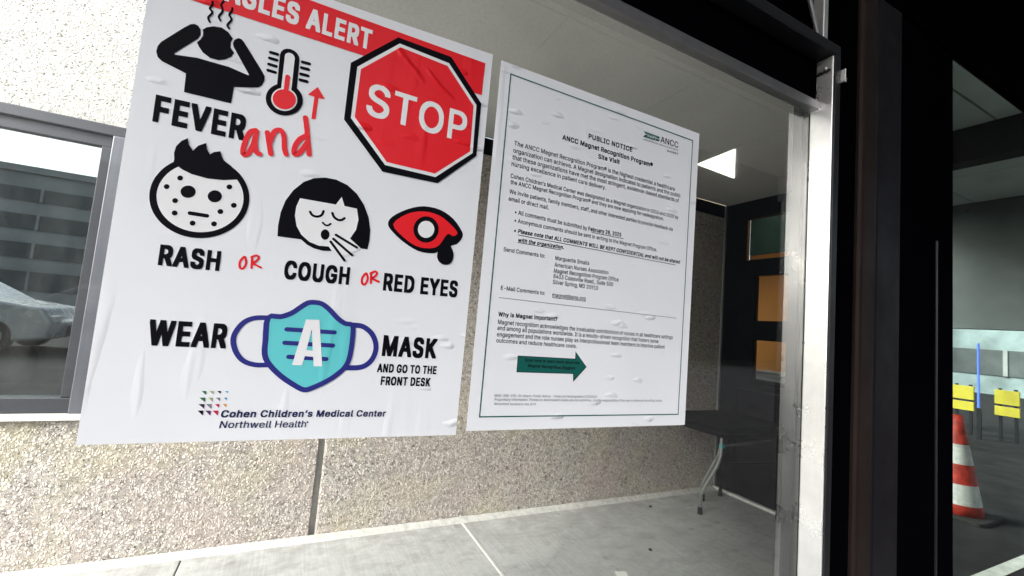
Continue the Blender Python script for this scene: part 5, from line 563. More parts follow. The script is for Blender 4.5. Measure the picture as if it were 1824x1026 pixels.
  ["p","black",3,[[[229.0,150.8],[231.3,148.4],[233.4,142.1],[235.7,135.8],[238.6,130.8],[241.7,125.8],[244.0,121.0],[244.9,116.3],[244.9,111.9],[244.2,107.9],[242.8,104.4],[240.6,101.3],[237.8,99.0],[234.4,97.5],[230.5,96.8],[226.8,97.0],[223.2,98.2],[219.7,100.3],[217.0,103.1],[215.2,106.5],[214.2,110.5],[214.3,115.0],[215.9,119.9],[218.5,125.2],[221.3,131.0],[223.8,138.6],[226.5,146.6]]]],
  ["t","black",1,"RED EYES",127.2,40.5,259.1,42.2,29.95,"heavy",0],
 ],
 'face_mask_symbol':[
  ["s","navy",1,[[-35.6,-24.1],[-38.8,-24.2],[-43.4,-24.4],[-48.1,-24.8],[-52.1,-25.6],[-55.4,-26.8],[-58.5,-28.3],[-61.3,-30.1],[-63.8,-32.3],[-66.2,-35.3],[-68.4,-38.9],[-70.3,-42.8],[-71.8,-46.3],[-72.6,-49.4],[-73.1,-52.2],[-73.1,-55.1],[-72.8,-58.2],[-72.0,-61.7],[-70.8,-65.6],[-69.2,-69.4],[-67.5,-72.8],[-65.4,-75.9],[-63.1,-78.7],[-60.6,-81.3],[-57.9,-83.3],[-55.0,-84.9],[-51.7,-86.1],[-48.2,-87.0],[-44.6,-87.6],[-40.6,-87.9],[-36.1,-87.8],[-31.9,-87.5],[-28.9,-87.3]],[[-36.0,-17.0],[-39.2,-17.2],[-43.8,-17.4],[-49.1,-17.8],[-54.0,-18.8],[-58.1,-20.3],[-62.0,-22.1],[-65.6,-24.5],[-69.0,-27.5],[-72.0,-31.2],[-74.6,-35.5],[-76.8,-39.9],[-78.4,-44.0],[-79.5,-47.9],[-80.1,-51.6],[-80.2,-55.4],[-79.8,-59.3],[-78.9,-63.6],[-77.4,-68.0],[-75.7,-72.4],[-73.5,-76.4],[-71.1,-80.0],[-68.3,-83.5],[-65.2,-86.6],[-61.7,-89.2],[-57.9,-91.3],[-53.9,-92.8],[-49.7,-93.9],[-45.5,-94.6],[-40.8,-95.0],[-35.8,-94.8],[-31.4,-94.5],[-28.5,-94.4]],0,[[-34.6,-17.2],[-33.4,-17.9],[-32.6,-19.0],[-32.2,-20.4],[-32.4,-21.7],[-33.1,-22.9],[-34.3,-23.7]],[[-27.5,-87.5],[-26.3,-88.2],[-25.5,-89.3],[-25.1,-90.6],[-25.3,-92.0],[-26.0,-93.2],[-27.1,-94.0]]],
  ["s","navy",1,[[85.8,-18.1],[88.7,-18.1],[93.0,-18.1],[98.1,-18.4],[103.1,-19.5],[107.7,-21.6],[112.1,-24.2],[116.2,-27.4],[119.9,-31.0],[123.0,-35.0],[125.7,-39.5],[127.8,-44.2],[129.4,-48.9],[130.3,-53.7],[130.7,-58.4],[130.4,-63.2],[129.7,-67.7],[128.4,-72.2],[126.6,-76.6],[124.3,-80.8],[121.5,-84.5],[118.3,-87.6],[114.7,-90.2],[110.5,-92.4],[105.6,-94.1],[99.5,-95.0],[92.5,-95.4],[86.3,-95.4],[82.1,-95.5]],[[85.8,-26.4],[88.7,-26.4],[92.7,-26.4],[96.9,-26.6],[100.5,-27.4],[103.9,-28.9],[107.4,-31.1],[110.8,-33.6],[113.7,-36.5],[116.1,-39.7],[118.3,-43.4],[120.1,-47.3],[121.3,-51.1],[122.1,-54.8],[122.4,-58.6],[122.2,-62.3],[121.6,-65.9],[120.6,-69.5],[119.2,-73.0],[117.4,-76.2],[115.3,-79.0],[112.9,-81.3],[110.3,-83.2],[107.3,-84.8],[103.7,-86.0],[98.7,-86.7],[92.3,-87.1],[86.2,-87.1],[81.9,-87.2]],0,[[84.2,-26.1],[82.9,-25.2],[82.0,-23.8],[81.7,-22.2],[82.0,-20.6],[82.9,-19.3],[84.2,-18.4]],[[80.5,-95.2],[79.1,-94.3],[78.2,-93.0],[77.8,-91.4],[78.1,-89.8],[79.0,-88.5],[80.3,-87.6]]],
  ["p","teal",2,[[[23.8,8.8],[27.4,9.0],[31.3,8.8],[35.2,7.9],[38.9,6.2],[42.7,3.9],[46.9,0.8],[51.8,-3.8],[57.2,-9.1],[62.3,-13.6],[66.6,-16.7],[70.5,-19.0],[74.3,-20.7],[78.3,-21.2],[82.3,-21.0],[85.3,-22.6],[86.9,-26.8],[87.5,-32.8],[87.8,-40.2],[87.9,-49.7],[87.7,-60.6],[87.0,-70.1],[86.0,-77.2],[84.6,-82.9],[82.5,-88.1],[79.6,-92.8],[76.0,-97.0],[71.9,-101.1],[67.4,-105.2],[62.3,-109.2],[56.7,-113.1],[50.0,-117.1],[42.8,-121.0],[36.5,-124.0],[32.2,-126.0],[28.9,-127.1],[25.1,-127.0],[20.5,-125.5],[15.5,-122.9],[10.1,-119.6],[3.9,-115.8],[-2.7,-111.3],[-9.1,-106.6],[-15.2,-101.4],[-20.9,-95.8],[-25.8,-90.4],[-29.3,-85.7],[-31.9,-81.0],[-33.8,-75.6],[-34.9,-69.2],[-35.2,-62.0],[-35.4,-53.6],[-36.2,-42.2],[-36.9,-29.5],[-35.8,-20.3],[-31.5,-17.2],[-25.3,-17.6],[-19.2,-17.5],[-14.2,-15.6],[-9.4,-13.3],[-4.8,-10.6],[-0.6,-7.2],[3.3,-3.4],[6.9,-0.0],[9.9,2.7],[12.6,5.0],[15.3,6.8],[18.0,8.0],[20.8,8.6]]]],
  ["s","navy",3,[[23.6,12.7],[27.4,12.8],[31.8,12.6],[36.4,11.6],[40.7,9.6],[44.9,7.1],[49.3,3.7],[54.5,-1.0],[59.9,-6.3],[64.7,-10.7],[68.7,-13.5],[72.2,-15.6],[75.3,-17.0],[78.4,-17.3],[83.0,-17.2],[88.3,-20.2],[90.6,-26.0],[91.3,-32.5],[91.6,-40.1],[91.7,-49.7],[91.5,-60.7],[90.8,-70.5],[89.8,-77.9],[88.2,-84.1],[85.9,-89.8],[82.7,-95.1],[78.8,-99.6],[74.5,-103.9],[69.9,-108.1],[64.6,-112.3],[58.8,-116.3],[51.9,-120.4],[44.5,-124.4],[38.2,-127.5],[33.7,-129.6],[29.4,-130.9],[24.4,-130.8],[19.0,-129.0],[13.6,-126.2],[8.1,-122.9],[1.8,-119.0],[-5.0,-114.5],[-11.5,-109.6],[-17.7,-104.2],[-23.7,-98.5],[-28.7,-92.9],[-32.5,-87.8],[-35.5,-82.6],[-37.6,-76.5],[-38.7,-69.6],[-39.0,-62.2],[-39.2,-53.8],[-40.1,-42.4],[-40.8,-29.5],[-39.3,-18.7],[-32.4,-13.5],[-25.2,-13.7],[-19.9,-13.7],[-15.7,-12.1],[-11.2,-9.9],[-7.0,-7.4],[-3.1,-4.3],[0.7,-0.6],[4.3,2.8],[7.4,5.6],[10.3,8.1],[13.5,10.2],[16.9,11.6],[20.2,12.4]],[[24.0,5.0],[27.3,5.1],[30.7,5.0],[34.0,4.3],[37.1,2.9],[40.5,0.7],[44.4,-2.2],[49.2,-6.6],[54.6,-11.9],[59.8,-16.6],[64.4,-19.9],[68.7,-22.4],[73.3,-24.4],[78.2,-25.0],[81.5,-24.8],[82.2,-25.0],[83.1,-27.6],[83.6,-33.1],[83.9,-40.2],[84.0,-49.7],[83.8,-60.4],[83.2,-69.7],[82.2,-76.4],[80.9,-81.7],[79.0,-86.4],[76.5,-90.6],[73.2,-94.4],[69.2,-98.3],[64.9,-102.3],[60.1,-106.1],[54.7,-109.8],[48.1,-113.8],[41.0,-117.6],[34.9,-120.5],[30.8,-122.4],[28.3,-123.3],[25.8,-123.2],[22.0,-122.0],[17.4,-119.5],[12.1,-116.3],[6.0,-112.5],[-0.5,-108.2],[-6.7,-103.6],[-12.6,-98.5],[-18.2,-93.2],[-22.8,-88.0],[-26.1,-83.6],[-28.4,-79.5],[-30.1,-74.7],[-31.0,-68.8],[-31.4,-61.9],[-31.6,-53.4],[-32.4,-41.9],[-33.1,-29.6],[-32.3,-21.8],[-30.5,-20.9],[-25.3,-21.4],[-18.6,-21.3],[-12.7,-19.2],[-7.5,-16.7],[-2.6,-13.7],[1.9,-10.1],[6.0,-6.2],[9.5,-2.9],[12.5,-0.2],[15.0,2.0],[17.1,3.5],[19.2,4.3],[21.3,4.8]],1],
  ["s","navy",3,[[-8.8,-32.6],[59.7,-32.7]],[[-8.8,-39.2],[59.7,-39.3]],0,[[-10.1,-38.9],[-11.2,-38.2],[-11.9,-37.1],[-12.1,-35.9],[-11.9,-34.6],[-11.2,-33.6],[-10.1,-32.8]],[[61.0,-33.0],[62.1,-33.7],[62.8,-34.8],[63.0,-36.1],[62.8,-37.3],[62.1,-38.4],[61.0,-39.1]]],
  ["s","navy",3,[[-9.2,-53.2],[59.6,-53.7]],[[-9.3,-59.8],[59.5,-60.3]],0,[[-10.5,-59.5],[-11.6,-58.8],[-12.3,-57.8],[-12.5,-56.5],[-12.3,-55.2],[-11.6,-54.2],[-10.5,-53.5]],[[60.8,-53.9],[61.9,-54.7],[62.6,-55.7],[62.9,-57.0],[62.6,-58.3],[61.9,-59.3],[60.8,-60.0]]],
  ["s","navy",3,[[-1.5,-74.2],[52.2,-75.4]],[[-1.6,-80.8],[52.1,-82.0]],0,[[-2.9,-80.5],[-3.9,-79.8],[-4.6,-78.7],[-4.8,-77.4],[-4.6,-76.2],[-3.8,-75.1],[-2.8,-74.5]],[[53.4,-75.7],[54.5,-76.4],[55.2,-77.5],[55.4,-78.7],[55.1,-80.0],[54.4,-81.0],[53.3,-81.7]]],
  ["p","white_ink",4,[[[16.3,-18.8],[35.4,-17.9],[47.4,-90.2],[35.2,-90.6],[32.8,-76.0],[20.9,-75.4],[18.3,-89.7],[4.6,-89.7]],[[26.1,-33.1],[31.2,-66.6],[21.9,-65.9]]]],
 ],
 'wear_lettering':[
  ["t","black",1,"WEAR",-175.9,-67.8,-84.6,-67.5,35.43,"heavy",0],
 ],
 'mask_lettering':[
  ["t","black",1,"MASK",136.9,-68.4,230.4,-69.1,34.85,"heavy",0],
  ["t","black",1,"AND GO TO THE",132.1,-96.4,234.0,-97.4,14.37,"heavy",0],
  ["t","black",1,"FRONT DESK",140.1,-117.6,224.8,-118.5,14.63,"heavy",0],
 ],
 'hospital_logo':[
  ["p","green",1,[[[-106.2,-130.2],[-100.5,-130.2],[-100.5,-135.6]]]],
  ["p","olive",1,[[[-97.2,-130.1],[-91.9,-130.1],[-92.0,-134.8]]]],
  ["p","black",1,[[[-87.4,-130.0],[-82.9,-130.0],[-83.1,-134.2]]]],
  ["p","sky",1,[[[-78.2,-129.9],[-74.1,-129.9],[-74.4,-133.3]]]],
  ["p","green",1,[[[-107.7,-139.5],[-100.5,-139.5],[-100.3,-146.0]]]],
  ["p","olive",1,[[[-97.4,-139.5],[-91.6,-139.5],[-91.6,-145.2]]]],
  ["p","gray",1,[[[-87.9,-139.5],[-82.9,-139.4],[-83.0,-144.4]]]],
  ["p","blue",1,[[[-78.2,-139.4],[-74.4,-139.4],[-74.6,-143.4]]]],
  ["p","plum",1,[[[-107.7,-148.5],[-100.5,-148.5],[-100.4,-155.0]]]],
  ["p","gray",1,[[[-98.9,-148.6],[-91.9,-148.6],[-91.8,-155.3]]]],
  ["p","crimson",1,[[[-88.3,-148.6],[-82.8,-148.6],[-82.8,-153.8]]]],
  ["p","orange",1,[[[-78.9,-148.6],[-74.0,-148.6],[-74.1,-153.4]]]],
  ["p","black",1,[[[-107.7,-157.5],[-100.9,-157.6],[-100.8,-164.5]]]],
  ["p","purple",1,[[[-98.7,-157.6],[-91.9,-157.7],[-91.8,-164.7]]]],
  ["p","crimson",1,[[[-90.1,-157.7],[-83.0,-157.8],[-82.9,-164.8]]]],
  ["t","ink_navy",1,"Cohen Children’s Medical Center",-79.4,-167.2,153.7,-169.5,10.4,"bold",0.08],
  ["t","ink_navy",1,"Northwell Health",-79.0,-182.6,34.1,-184.2,10.01,"regular",0.08],
  ["p","ink_navy",1,[[[37.2,-176.7],[37.0,-177.5],[36.4,-178.0],[35.6,-178.0],[34.9,-177.5],[34.6,-176.7],[34.7,-175.8],[35.3,-175.3],[36.1,-175.3],[36.9,-175.9]]]],
 ],
}
NOTICE_ART={
 'border':[
  ["f","dark_teal",1,[[324.8,490.9],[829.5,490.2],[827.9,-176.6],[322.9,-174.4]],2.4],
 ],
 'heading':[
  ["t","ink",1,"PUBLIC NOTICE",519.8,411.4,641.2,412.0,11.23,"bold",0],
  ["t","ink",1,"ANCC Magnet Recognition Program®",454.8,391.4,704.4,391.5,10.75,"bold",0],
  ["t","ink",1,"Site Visit",548.7,374.1,607.6,375.5,10.34,"bold",0],
 ],
 'printed_text':[
  ["t","ink",1,"The ANCC Magnet Recognition Program® is the highest credential a healthcare",346.3,350.3,777.9,350.4,9.32,"regular",0],
  ["t","ink",1,"organization can achieve. A Magnet designation indicates to patients and the public",345.6,335.4,797.2,338.4,9.33,"regular",0],
  ["t","ink",1,"that these organizations have met the most stringent, evidence-based standards of",344.9,321.7,792.6,325.1,9.31,"regular",0],
  ["t","ink",1,"nursing excellence in patient care delivery.",344.5,308.1,574.2,309.6,8.89,"regular",0],
  ["t","ink",1,"Cohen Children’s Medical Center was designated as a Magnet organization in 2016 and 2020 by",344.7,284.3,793.7,284.7,8.45,"regular",0],
  ["t","ink",1,"the ANCC Magnet Recognition Program® and they are now applying for redesignation.",345.5,272.1,747.7,272.7,8.37,"regular",0],
  ["t","ink",1,"We invite patients, family members, staff, and other interested parties to provide feedback via",344.9,253.1,777.7,252.9,8.39,"regular",0],
  ["t","ink",1,"email or direct mail.",344.6,238.6,435.2,238.2,8.52,"regular",0],
  ["t","ink",1,"• All comments must be submitted by",360.6,215.1,532.9,212.4,8.73,"regular",0],
  ["t","ink",1,"February 28, 2025",536.3,212.6,624.9,214.0,8.91,"bold",0],
  ["s","ink",1,[[545.2,210.7],[631.5,211.1]],[[545.2,209.5],[631.5,209.9]],0,[[545.0,209.5],[544.8,209.7],[544.7,209.8],[544.6,210.1],[544.7,210.3],[544.8,210.5],[545.0,210.6]],[[631.7,211.1],[631.9,210.9],[632.0,210.7],[632.1,210.5],[632.0,210.3],[631.9,210.1],[631.7,210.0]]],
  ["t","ink",1,"• Anonymous comments should be sent in writing to the Magnet Program Office.",361.3,198.6,731.4,196.5,8.38,"regular",0],
  ["t","ink",1,"• Please note that ALL COMMENTS WILL BE KEPT CONFIDENTIAL and will not be shared",361.8,178.9,805.7,178.5,8.48,"bold",0.2],
  ["s","ink",1,[[371.7,175.8],[792.5,174.2]],[[371.7,174.6],[792.5,173.0]],0,[[371.4,174.7],[371.3,174.8],[371.1,175.0],[371.1,175.2],[371.1,175.4],[371.3,175.6],[371.5,175.8]],[[792.7,174.2],[792.9,174.1],[793.0,173.9],[793.1,173.6],[793.0,173.4],[792.9,173.2],[792.7,173.1]]],
  ["t","ink",1,"with the organization.",372.0,162.0,478.4,163.5,7.92,"bold",0.2],
  ["s","ink",1,[[372.1,161.0],[472.1,161.4]],[[372.1,159.9],[472.1,160.3]],0,[[371.9,159.9],[371.8,160.0],[371.7,160.2],[371.6,160.4],[371.7,160.6],[371.8,160.8],[371.9,160.9]],[[472.3,161.3],[472.5,161.2],[472.6,161.0],[472.6,160.8],[472.6,160.6],[472.5,160.5],[472.3,160.3]]],
  ["t","ink",1,"Send Comments to:",343.2,138.8,435.4,139.1,7.96,"regular",0],
  ["t","ink",1,"Marguerite Smalls",460.0,138.8,544.5,139.2,8.42,"regular",0],
  ["t","ink",1,"American Nurses Association",459.3,124.6,596.4,125.8,8.5,"regular",0],
  ["t","ink",1,"Magnet Recognition Program Office",458.9,112.6,625.5,113.8,8.54,"regular",0],
  ["t","ink",1,"8403 Colesville Road., Suite 500",458.9,101.1,611.5,101.7,8.5,"regular",0],
  ["t","ink",1,"Silver Spring, MD 20910",458.5,89.2,572.1,89.1,8.41,"regular",0],
  ["t","ink",1,"E-Mail Comments to:",344.5,64.6,442.1,64.6,7.89,"regular",0],
  ["t","ink",1,"magnet@ana.org",459.8,63.1,541.3,63.7,8.32,"regular",0],
  ["t","ink",1,"Magnet recognition acknowledges the invaluable contributions of nurses in all healthcare settings",344.6,-0.7,796.5,-1.8,8.43,"regular",0],
  ["t","ink",1,"and among all populations worldwide. It is a results-driven recognition that fosters nurse",344.4,-11.8,752.4,-13.5,8.34,"regular",0],
  ["t","ink",1,"engagement and the role nurses play as interprofessional team members to improve patient",344.7,-23.9,772.6,-25.3,8.36,"regular",0],
  ["t","ink",1,"outcomes and reduce healthcare costs.",344.5,-35.3,527.8,-36.6,7.93,"regular",0],
  ["s","ink",1,[[460.0,61.9],[541.4,62.4]],[[460.0,61.0],[541.4,61.5]],0,[[459.8,61.0],[459.7,61.1],[459.6,61.3],[459.6,61.4],[459.6,61.6],[459.7,61.7],[459.8,61.8]],[[541.6,62.3],[541.7,62.2],[541.8,62.1],[541.8,61.9],[541.8,61.8],[541.7,61.6],[541.6,61.5]]],
  ["s","ink",1,[[342.5,49.7],[804.9,48.6]],[[342.5,48.9],[804.9,47.8]],0,[[342.3,48.9],[342.1,49.0],[342.1,49.1],[342.0,49.3],[342.1,49.5],[342.1,49.6],[342.3,49.7]],[[805.1,48.6],[805.2,48.5],[805.3,48.4],[805.4,48.2],[805.3,48.0],[805.2,47.9],[805.1,47.8]]],
  ["t","ink",1,"Why is Magnet important?",344.1,14.2,475.5,15.2,8.5,"bold",0],
  ["t","gray",1,"MAG-INS-030-SV Attach-Public Notice - Initial and Redesignation 07252024",350.8,-136.6,588.4,-137.9,4.68,"regular",0],
  ["t","gray",1,"Proprietary information. Printed or downloaded copies are not controlled. It is the responsibility of the user to reference the official online",351.5,-143.9,773.2,-146.3,4.86,"regular",0],
  ["t","gray",1,"document located in the QT9",351.3,-151.5,441.0,-153.1,4.51,"regular",0],
 ],
 'arrow_symbol':[
  ["p","ink",1,[[[392.6,-58.1],[526.1,-58.5],[525.8,-43.6],[556.2,-74.5],[525.0,-106.0],[523.6,-89.6],[392.8,-89.9]]]],
  ["p","dark_teal",2,[[[393.6,-59.2],[527.7,-59.7],[527.6,-46.9],[554.1,-74.6],[526.3,-102.6],[525.0,-88.3],[394.1,-88.6]]]],
  ["t","ink",3,"Scan here to learn more about the",408.6,-68.2,537.4,-69.2,5.78,"bold",0],
  ["t","ink",3,"Magnet Recognition Program",416.4,-78.8,527.5,-80.6,5.77,"bold",0],
 ],
 'organisation_logo':[
  ["p","dark_teal",1,[[[670.5,469.7],[720.1,468.9],[719.8,457.5],[669.9,455.7],[678.3,464.2]]]],
  ["s","white_ink",2,[[677.9,464.4],[680.4,463.9],[683.9,463.3],[687.9,462.7],[691.6,462.4],[695.1,462.6],[698.7,463.1],[702.3,463.7],[705.9,464.0],[709.6,463.9],[713.3,463.6],[716.6,463.2],[718.9,463.0]],[[677.6,462.9],[680.1,462.5],[683.7,461.8],[687.7,461.2],[691.6,460.9],[695.3,461.1],[698.9,461.6],[702.5,462.2],[705.9,462.5],[709.5,462.4],[713.2,462.1],[716.5,461.7],[718.8,461.5]],0,[[677.4,463.0],[677.1,463.2],[677.0,463.5],[677.0,463.8],[677.1,464.1],[677.3,464.3],[677.6,464.4]],[[719.2,462.9],[719.4,462.7],[719.6,462.5],[719.6,462.2],[719.5,461.9],[719.3,461.7],[719.0,461.5]]],
  ["s","white_ink",2,[[682.9,466.8],[688.6,463.4],[683.7,458.1]],[[682.4,465.9],[687.5,463.3],[682.9,458.8]],0,[[682.2,466.0],[682.1,466.2],[682.1,466.4],[682.2,466.6],[682.3,466.8],[682.5,466.9],[682.7,466.9]],[[683.5,458.0],[683.3,457.9],[683.1,457.9],[682.9,458.1],[682.8,458.2],[682.7,458.5],[682.8,458.7]]],
  ["s","white_ink",2,[[690.4,466.2],[696.1,462.7],[691.2,457.4]],[[689.9,465.2],[695.0,462.7],[690.4,458.2]],0,[[689.7,465.4],[689.6,465.6],[689.6,465.8],[689.7,466.0],[689.8,466.2],[690.0,466.2],[690.2,466.3]],[[691.0,457.3],[690.8,457.3],[690.6,457.3],[690.4,457.4],[690.2,457.6],[690.2,457.8],[690.2,458.0]]],
  ["s","white_ink",2,[[697.9,466.5],[703.6,463.0],[698.6,457.6]],[[697.3,465.5],[702.5,462.9],[697.8,458.4]],0,[[697.2,465.6],[697.1,465.8],[697.1,466.0],[697.1,466.2],[697.3,466.4],[697.5,466.5],[697.7,466.5]],[[698.4,457.5],[698.2,457.5],[698.0,457.5],[697.8,457.6],[697.7,457.8],[697.7,458.0],[697.7,458.2]]],
  ["s","white_ink",2,[[705.4,466.3],[711.2,462.8],[706.1,457.4]],[[704.9,465.3],[710.1,462.7],[705.4,458.2]],0,[[704.7,465.4],[704.6,465.6],[704.6,465.8],[704.7,466.0],[704.8,466.2],[705.0,466.3],[705.2,466.3]],[[706.0,457.3],[705.8,457.3],[705.5,457.3],[705.4,457.4],[705.2,457.6],[705.2,457.8],[705.2,458.0]]],
  ["t","ink",1,"ANCC",723.9,457.2,781.2,457.7,14.44,"regular",0],
  ["t","ink",1,"AMERICAN NURSES CREDENTIALING CENTER",669.9,448.6,781.7,450.4,2.67,"regular",0],
  ["t","ink",1,"MAGNET",746.0,439.8,782.4,440.8,4.52,"regular",0],
 ],
}
MEASLES_SHEET=[[-233.6,496.7],[285.2,515.6],[281.4,-204.6],[-231.9,-200.0]]
NOTICE_SHEET=[[303.4,510.6],[850.5,513.0],[850.5,-200.5],[300.0,-198.3]]
INK_ORDER = list(INK)
_gc = {}
def glyph_mesh(ch, st):
    k = (ch, st)
    if k not in _gc:
        adv, loops = GLYPHS[st][ch]
        polys = [list(zip(l[0::2], l[1::2])) for l in loops]
        area = lambda l: sum(l[i - 1][0] * l[i][1] - l[i][0] * l[i - 1][1] for i in range(len(l))) / 2
        outs = [l for l in polys if area(l) > 0]; holes = [l for l in polys if area(l) <= 0]
        vs, tris = [], []
        for o in outs:                                   # each outer contour with the holes that lie inside its box
            xs = [p[0] for p in o]; ys = [p[1] for p in o]
            grp = [o] + [h for h in holes if min(xs) <= h[0][0] <= max(xs) and min(ys) <= h[0][1] <= max(ys)]
            flat = [p for l in grp for p in l]; b = len(vs); vs += flat
            tris += [tuple(b + i for i in t) for t in tessellate_polygon([[Vector((*p, 0)) for p in l] for l in grp])]
        _gc[k] = (adv, vs, tris)
    return _gc[k]
def art_mesh(items, org, step=.0003):
    mb = MB(); mats = []
    def mi(name):
        if name not in mats: mats.append(name)
        return mats.index(name)
    def P(u, v, ly): return (org[0] + u / 1000, org[1] - ly * step, org[2] + v / 1000)
    for it in items:
        typ, mt, ly = it[0], mi(it[1]), it[2]
        if typ == 'p':
            flat = [p for l in it[3] for p in l]; b = len(mb.v); mb.v += [P(*p, ly) for p in flat]
            for t in tessellate_polygon([[Vector((*p, 0)) for p in l] for l in it[3]]):
                mb.f.append(tuple(b + i for i in t)); mb.mi.append(mt)
        elif typ == 's':
            L, Q, closed = it[3], it[4], it[5]; n = len(L)
            for i in range(n if closed else n - 1):
                j = (i + 1) % n; mb.quad([P(*L[i], ly), P(*Q[i], ly), P(*Q[j], ly), P(*L[j], ly)], mt)
            if not closed:
                mb.quad([P(*Q[0], ly)] + [P(*p, ly) for p in it[6]] + [P(*L[0], ly)], mt)
                mb.quad([P(*L[-1], ly)] + [P(*p, ly) for p in it[7]] + [P(*Q[-1], ly)], mt)
        elif typ == 'f':
            q, wd = [Vector(p) for p in it[3]], it[4]; cen = sum(q, Vector((0, 0))) / 4
            inn = [p + Vector((-wd if p.x > cen.x else wd, -wd if p.y > cen.y else wd)) for p in q]
            for i in range(4):
                j = (i + 1) % 4; mb.quad([P(*q[i], ly), P(*q[j], ly), P(*inn[j], ly), P(*inn[i], ly)], mt)
        elif typ == 't':
            s, u0, v0, u1, v1, cap, st, sh = it[3:]
            g = [glyph_mesh(c, st) for c in s]; tot = sum(a for a, _, _ in g)
            first = min(p[0] for p in g[0][1]); last = g[-1][0] - max(p[0] for p in g[-1][1])
            ln = math.hypot(u1 - u0, v1 - v0); kx = ln / (tot - first - last); ky = cap / (509 + 2 * GLYPH_GROW[st]); du, dv = (u1 - u0) / ln, (v1 - v0) / ln
            x = -first
            for k, (a, vs, ts) in enumerate(g):
                b = len(mb.v)
                for (px, py) in vs:
                    X = (x + px) * kx + sh * py * ky; Y = py * ky
                    mb.v.append(P(u0 + X * du - Y * dv, v0 + X * dv + Y * du, ly + .1 * (k % 3)))
                for t in ts: mb.f.append(tuple(b + i for i in t)); mb.mi.append(mt)
                x += a
    return mb, [INKM[k] for k in mats]
def poster(name, label, quad, art):
    c = sum((Vector(p) for p in quad), Vector((0, 0))) / 4000
    root = thing(name, label, 'poster', (c.x, .7565, EYE + quad[2][1] / 1000))
    nx, nz = 60, 80; mb = MB(); tl, tr, brr, bl = [Vector(p) / 1000 for p in quad]
    for j in range(nz + 1):
        for i in range(nx + 1):
            u, v = i / nx, j / nz
            p = tl * (1 - u) * (1 - v) + tr * u * (1 - v) + brr * u * v + bl * (1 - u) * v
            mb.v.append((p.x, .7565, EYE + p.y))
    for j in range(nz):
        for i in range(nx):
            a = j * (nx + 1) + i; mb.f.append((a, a + 1, a + nx + 2, a + nx + 1)); mb.mi.append(0)
    mb.build('paper_sheet', M['poster_film'], root)
    for k, items in art.items():
        b, ms = art_mesh(items, (0, .7562, EYE))
        me = bpy.data.meshes.new(k); me.from_pydata(b.v, [], b.f)
        for mm in ms: me.materials.append(mm)
        me.polygons.foreach_set('material_index', b.mi); me.update()
        o = bpy.data.objects.new(k, me); C.objects.link(o); o.parent = root; o.matrix_parent_inverse = Matrix.Translation(-root.location)
    return root
poster('measles_poster', 'large white illness alert poster with red stop sign and black symptom symbols', MEASLES_SHEET, MEASLES_ART)
poster('public_notice', 'white text notice with thin green border on the glass beside the post', NOTICE_SHEET, NOTICE_ART)

# ------------------------------------------------------------------ folding table at the end of the walkway
tb = thing('folding_table', 'black topped folding table with bent grey legs by the end shopfront', 'table', (3.25, 2.5, 0))
def rrect(x0, x1, y0, y1, r, n=6):
    o = []
    for cx, cy, a0 in ((x1 - r, y1 - r, 0), (x0 + r, y1 - r, 90), (x0 + r, y0 + r, 180), (x1 - r, y0 + r, 270)):
        for k in range(n + 1):
            a = R(a0 + 90 * k / n); o.append((cx + r * math.cos(a), cy + r * math.sin(a)))
    return o
MB().prism(rrect(2.86, 3.66, 2.16, 2.80, .07), .70, .745, 'z').build('table_top', M['table_black'], tb, .012)
MB().prism(rrect(2.93, 3.60, 2.22, 2.74, .03), .655, .699, 'z').build('apron', M['table_black'], tb, .006)
for x0, y0, y1, lm in ((3.06, 2.36, 2.50, 'tube'), (3.325, 2.565, 2.70, 'tube'), (3.60, 2.24, 2.22, 'charcoal'), (3.60, 2.70, 2.74, 'charcoal')):
    pts = [(x0, y0, .66), (x0, y0, .60), (x0, y0, .50), (x0 - .005, y0 + (y1 - y0) * .2, .40), (x0 - .02, y0 + (y1 - y0) * .65, .27), (x0 - .03, y1, .16), (x0 - .03, y1 + .005, .02)]
    lg = MB().tube(pts, .0135, 12).build('leg', M[lm], tb, smooth=True)
    MB().tube([(x0 - .03, y1 + .005, .055), (x0 - .03, y1 + .005, .0)], .0175, 12).build('foot_cap', M['rubber'], lg)
MB().tube([(3.05, 2.39, .42), (3.59, 2.30, .42)], .008, 8).build('cross_bar', M['charcoal'], tb)
MB().tube([(3.06, 2.36, .565), (3.56, 2.30, .60)], .008, 8).build('folding_brace', M['tube'], tb)
bx(3.048, 3.085, 2.343, 2.377, .55, .58).build('clip', M['turquoise'], tb, .005)
# litter on the slab
p = MB(); p.quad([(1.78, 1.985, .003), (1.84, 1.96, .004), (1.86, 2.02, .010), (1.80, 2.05, .004)]); p.box(1.80, 1.84, 1.99, 2.02, .001, .003)
tag(p.build('paper_scrap', M['paper']), 'small white paper scrap lying on the concrete walkway', 'litter')
random.seed(9)
for (x, y) in ((2.72, 2.72), (2.20, 2.18)):
    mb = MB(); n = 7; r = .012
    for j, zz in enumerate((0, .006, .011)):
        pass
    mb.tube([(x, y, .0005), (x + .001, y, .006), (x + .003, y + .001, .011)], [r, r * 1.05, r * .5], 7)
    tag(mb.build('pebble', M['rubber'], None, 0), 'dark pebble on the walkway ' + ('against the aggregate wall' if y > 2.5 else 'near the white paper scrap'), 'pebble')

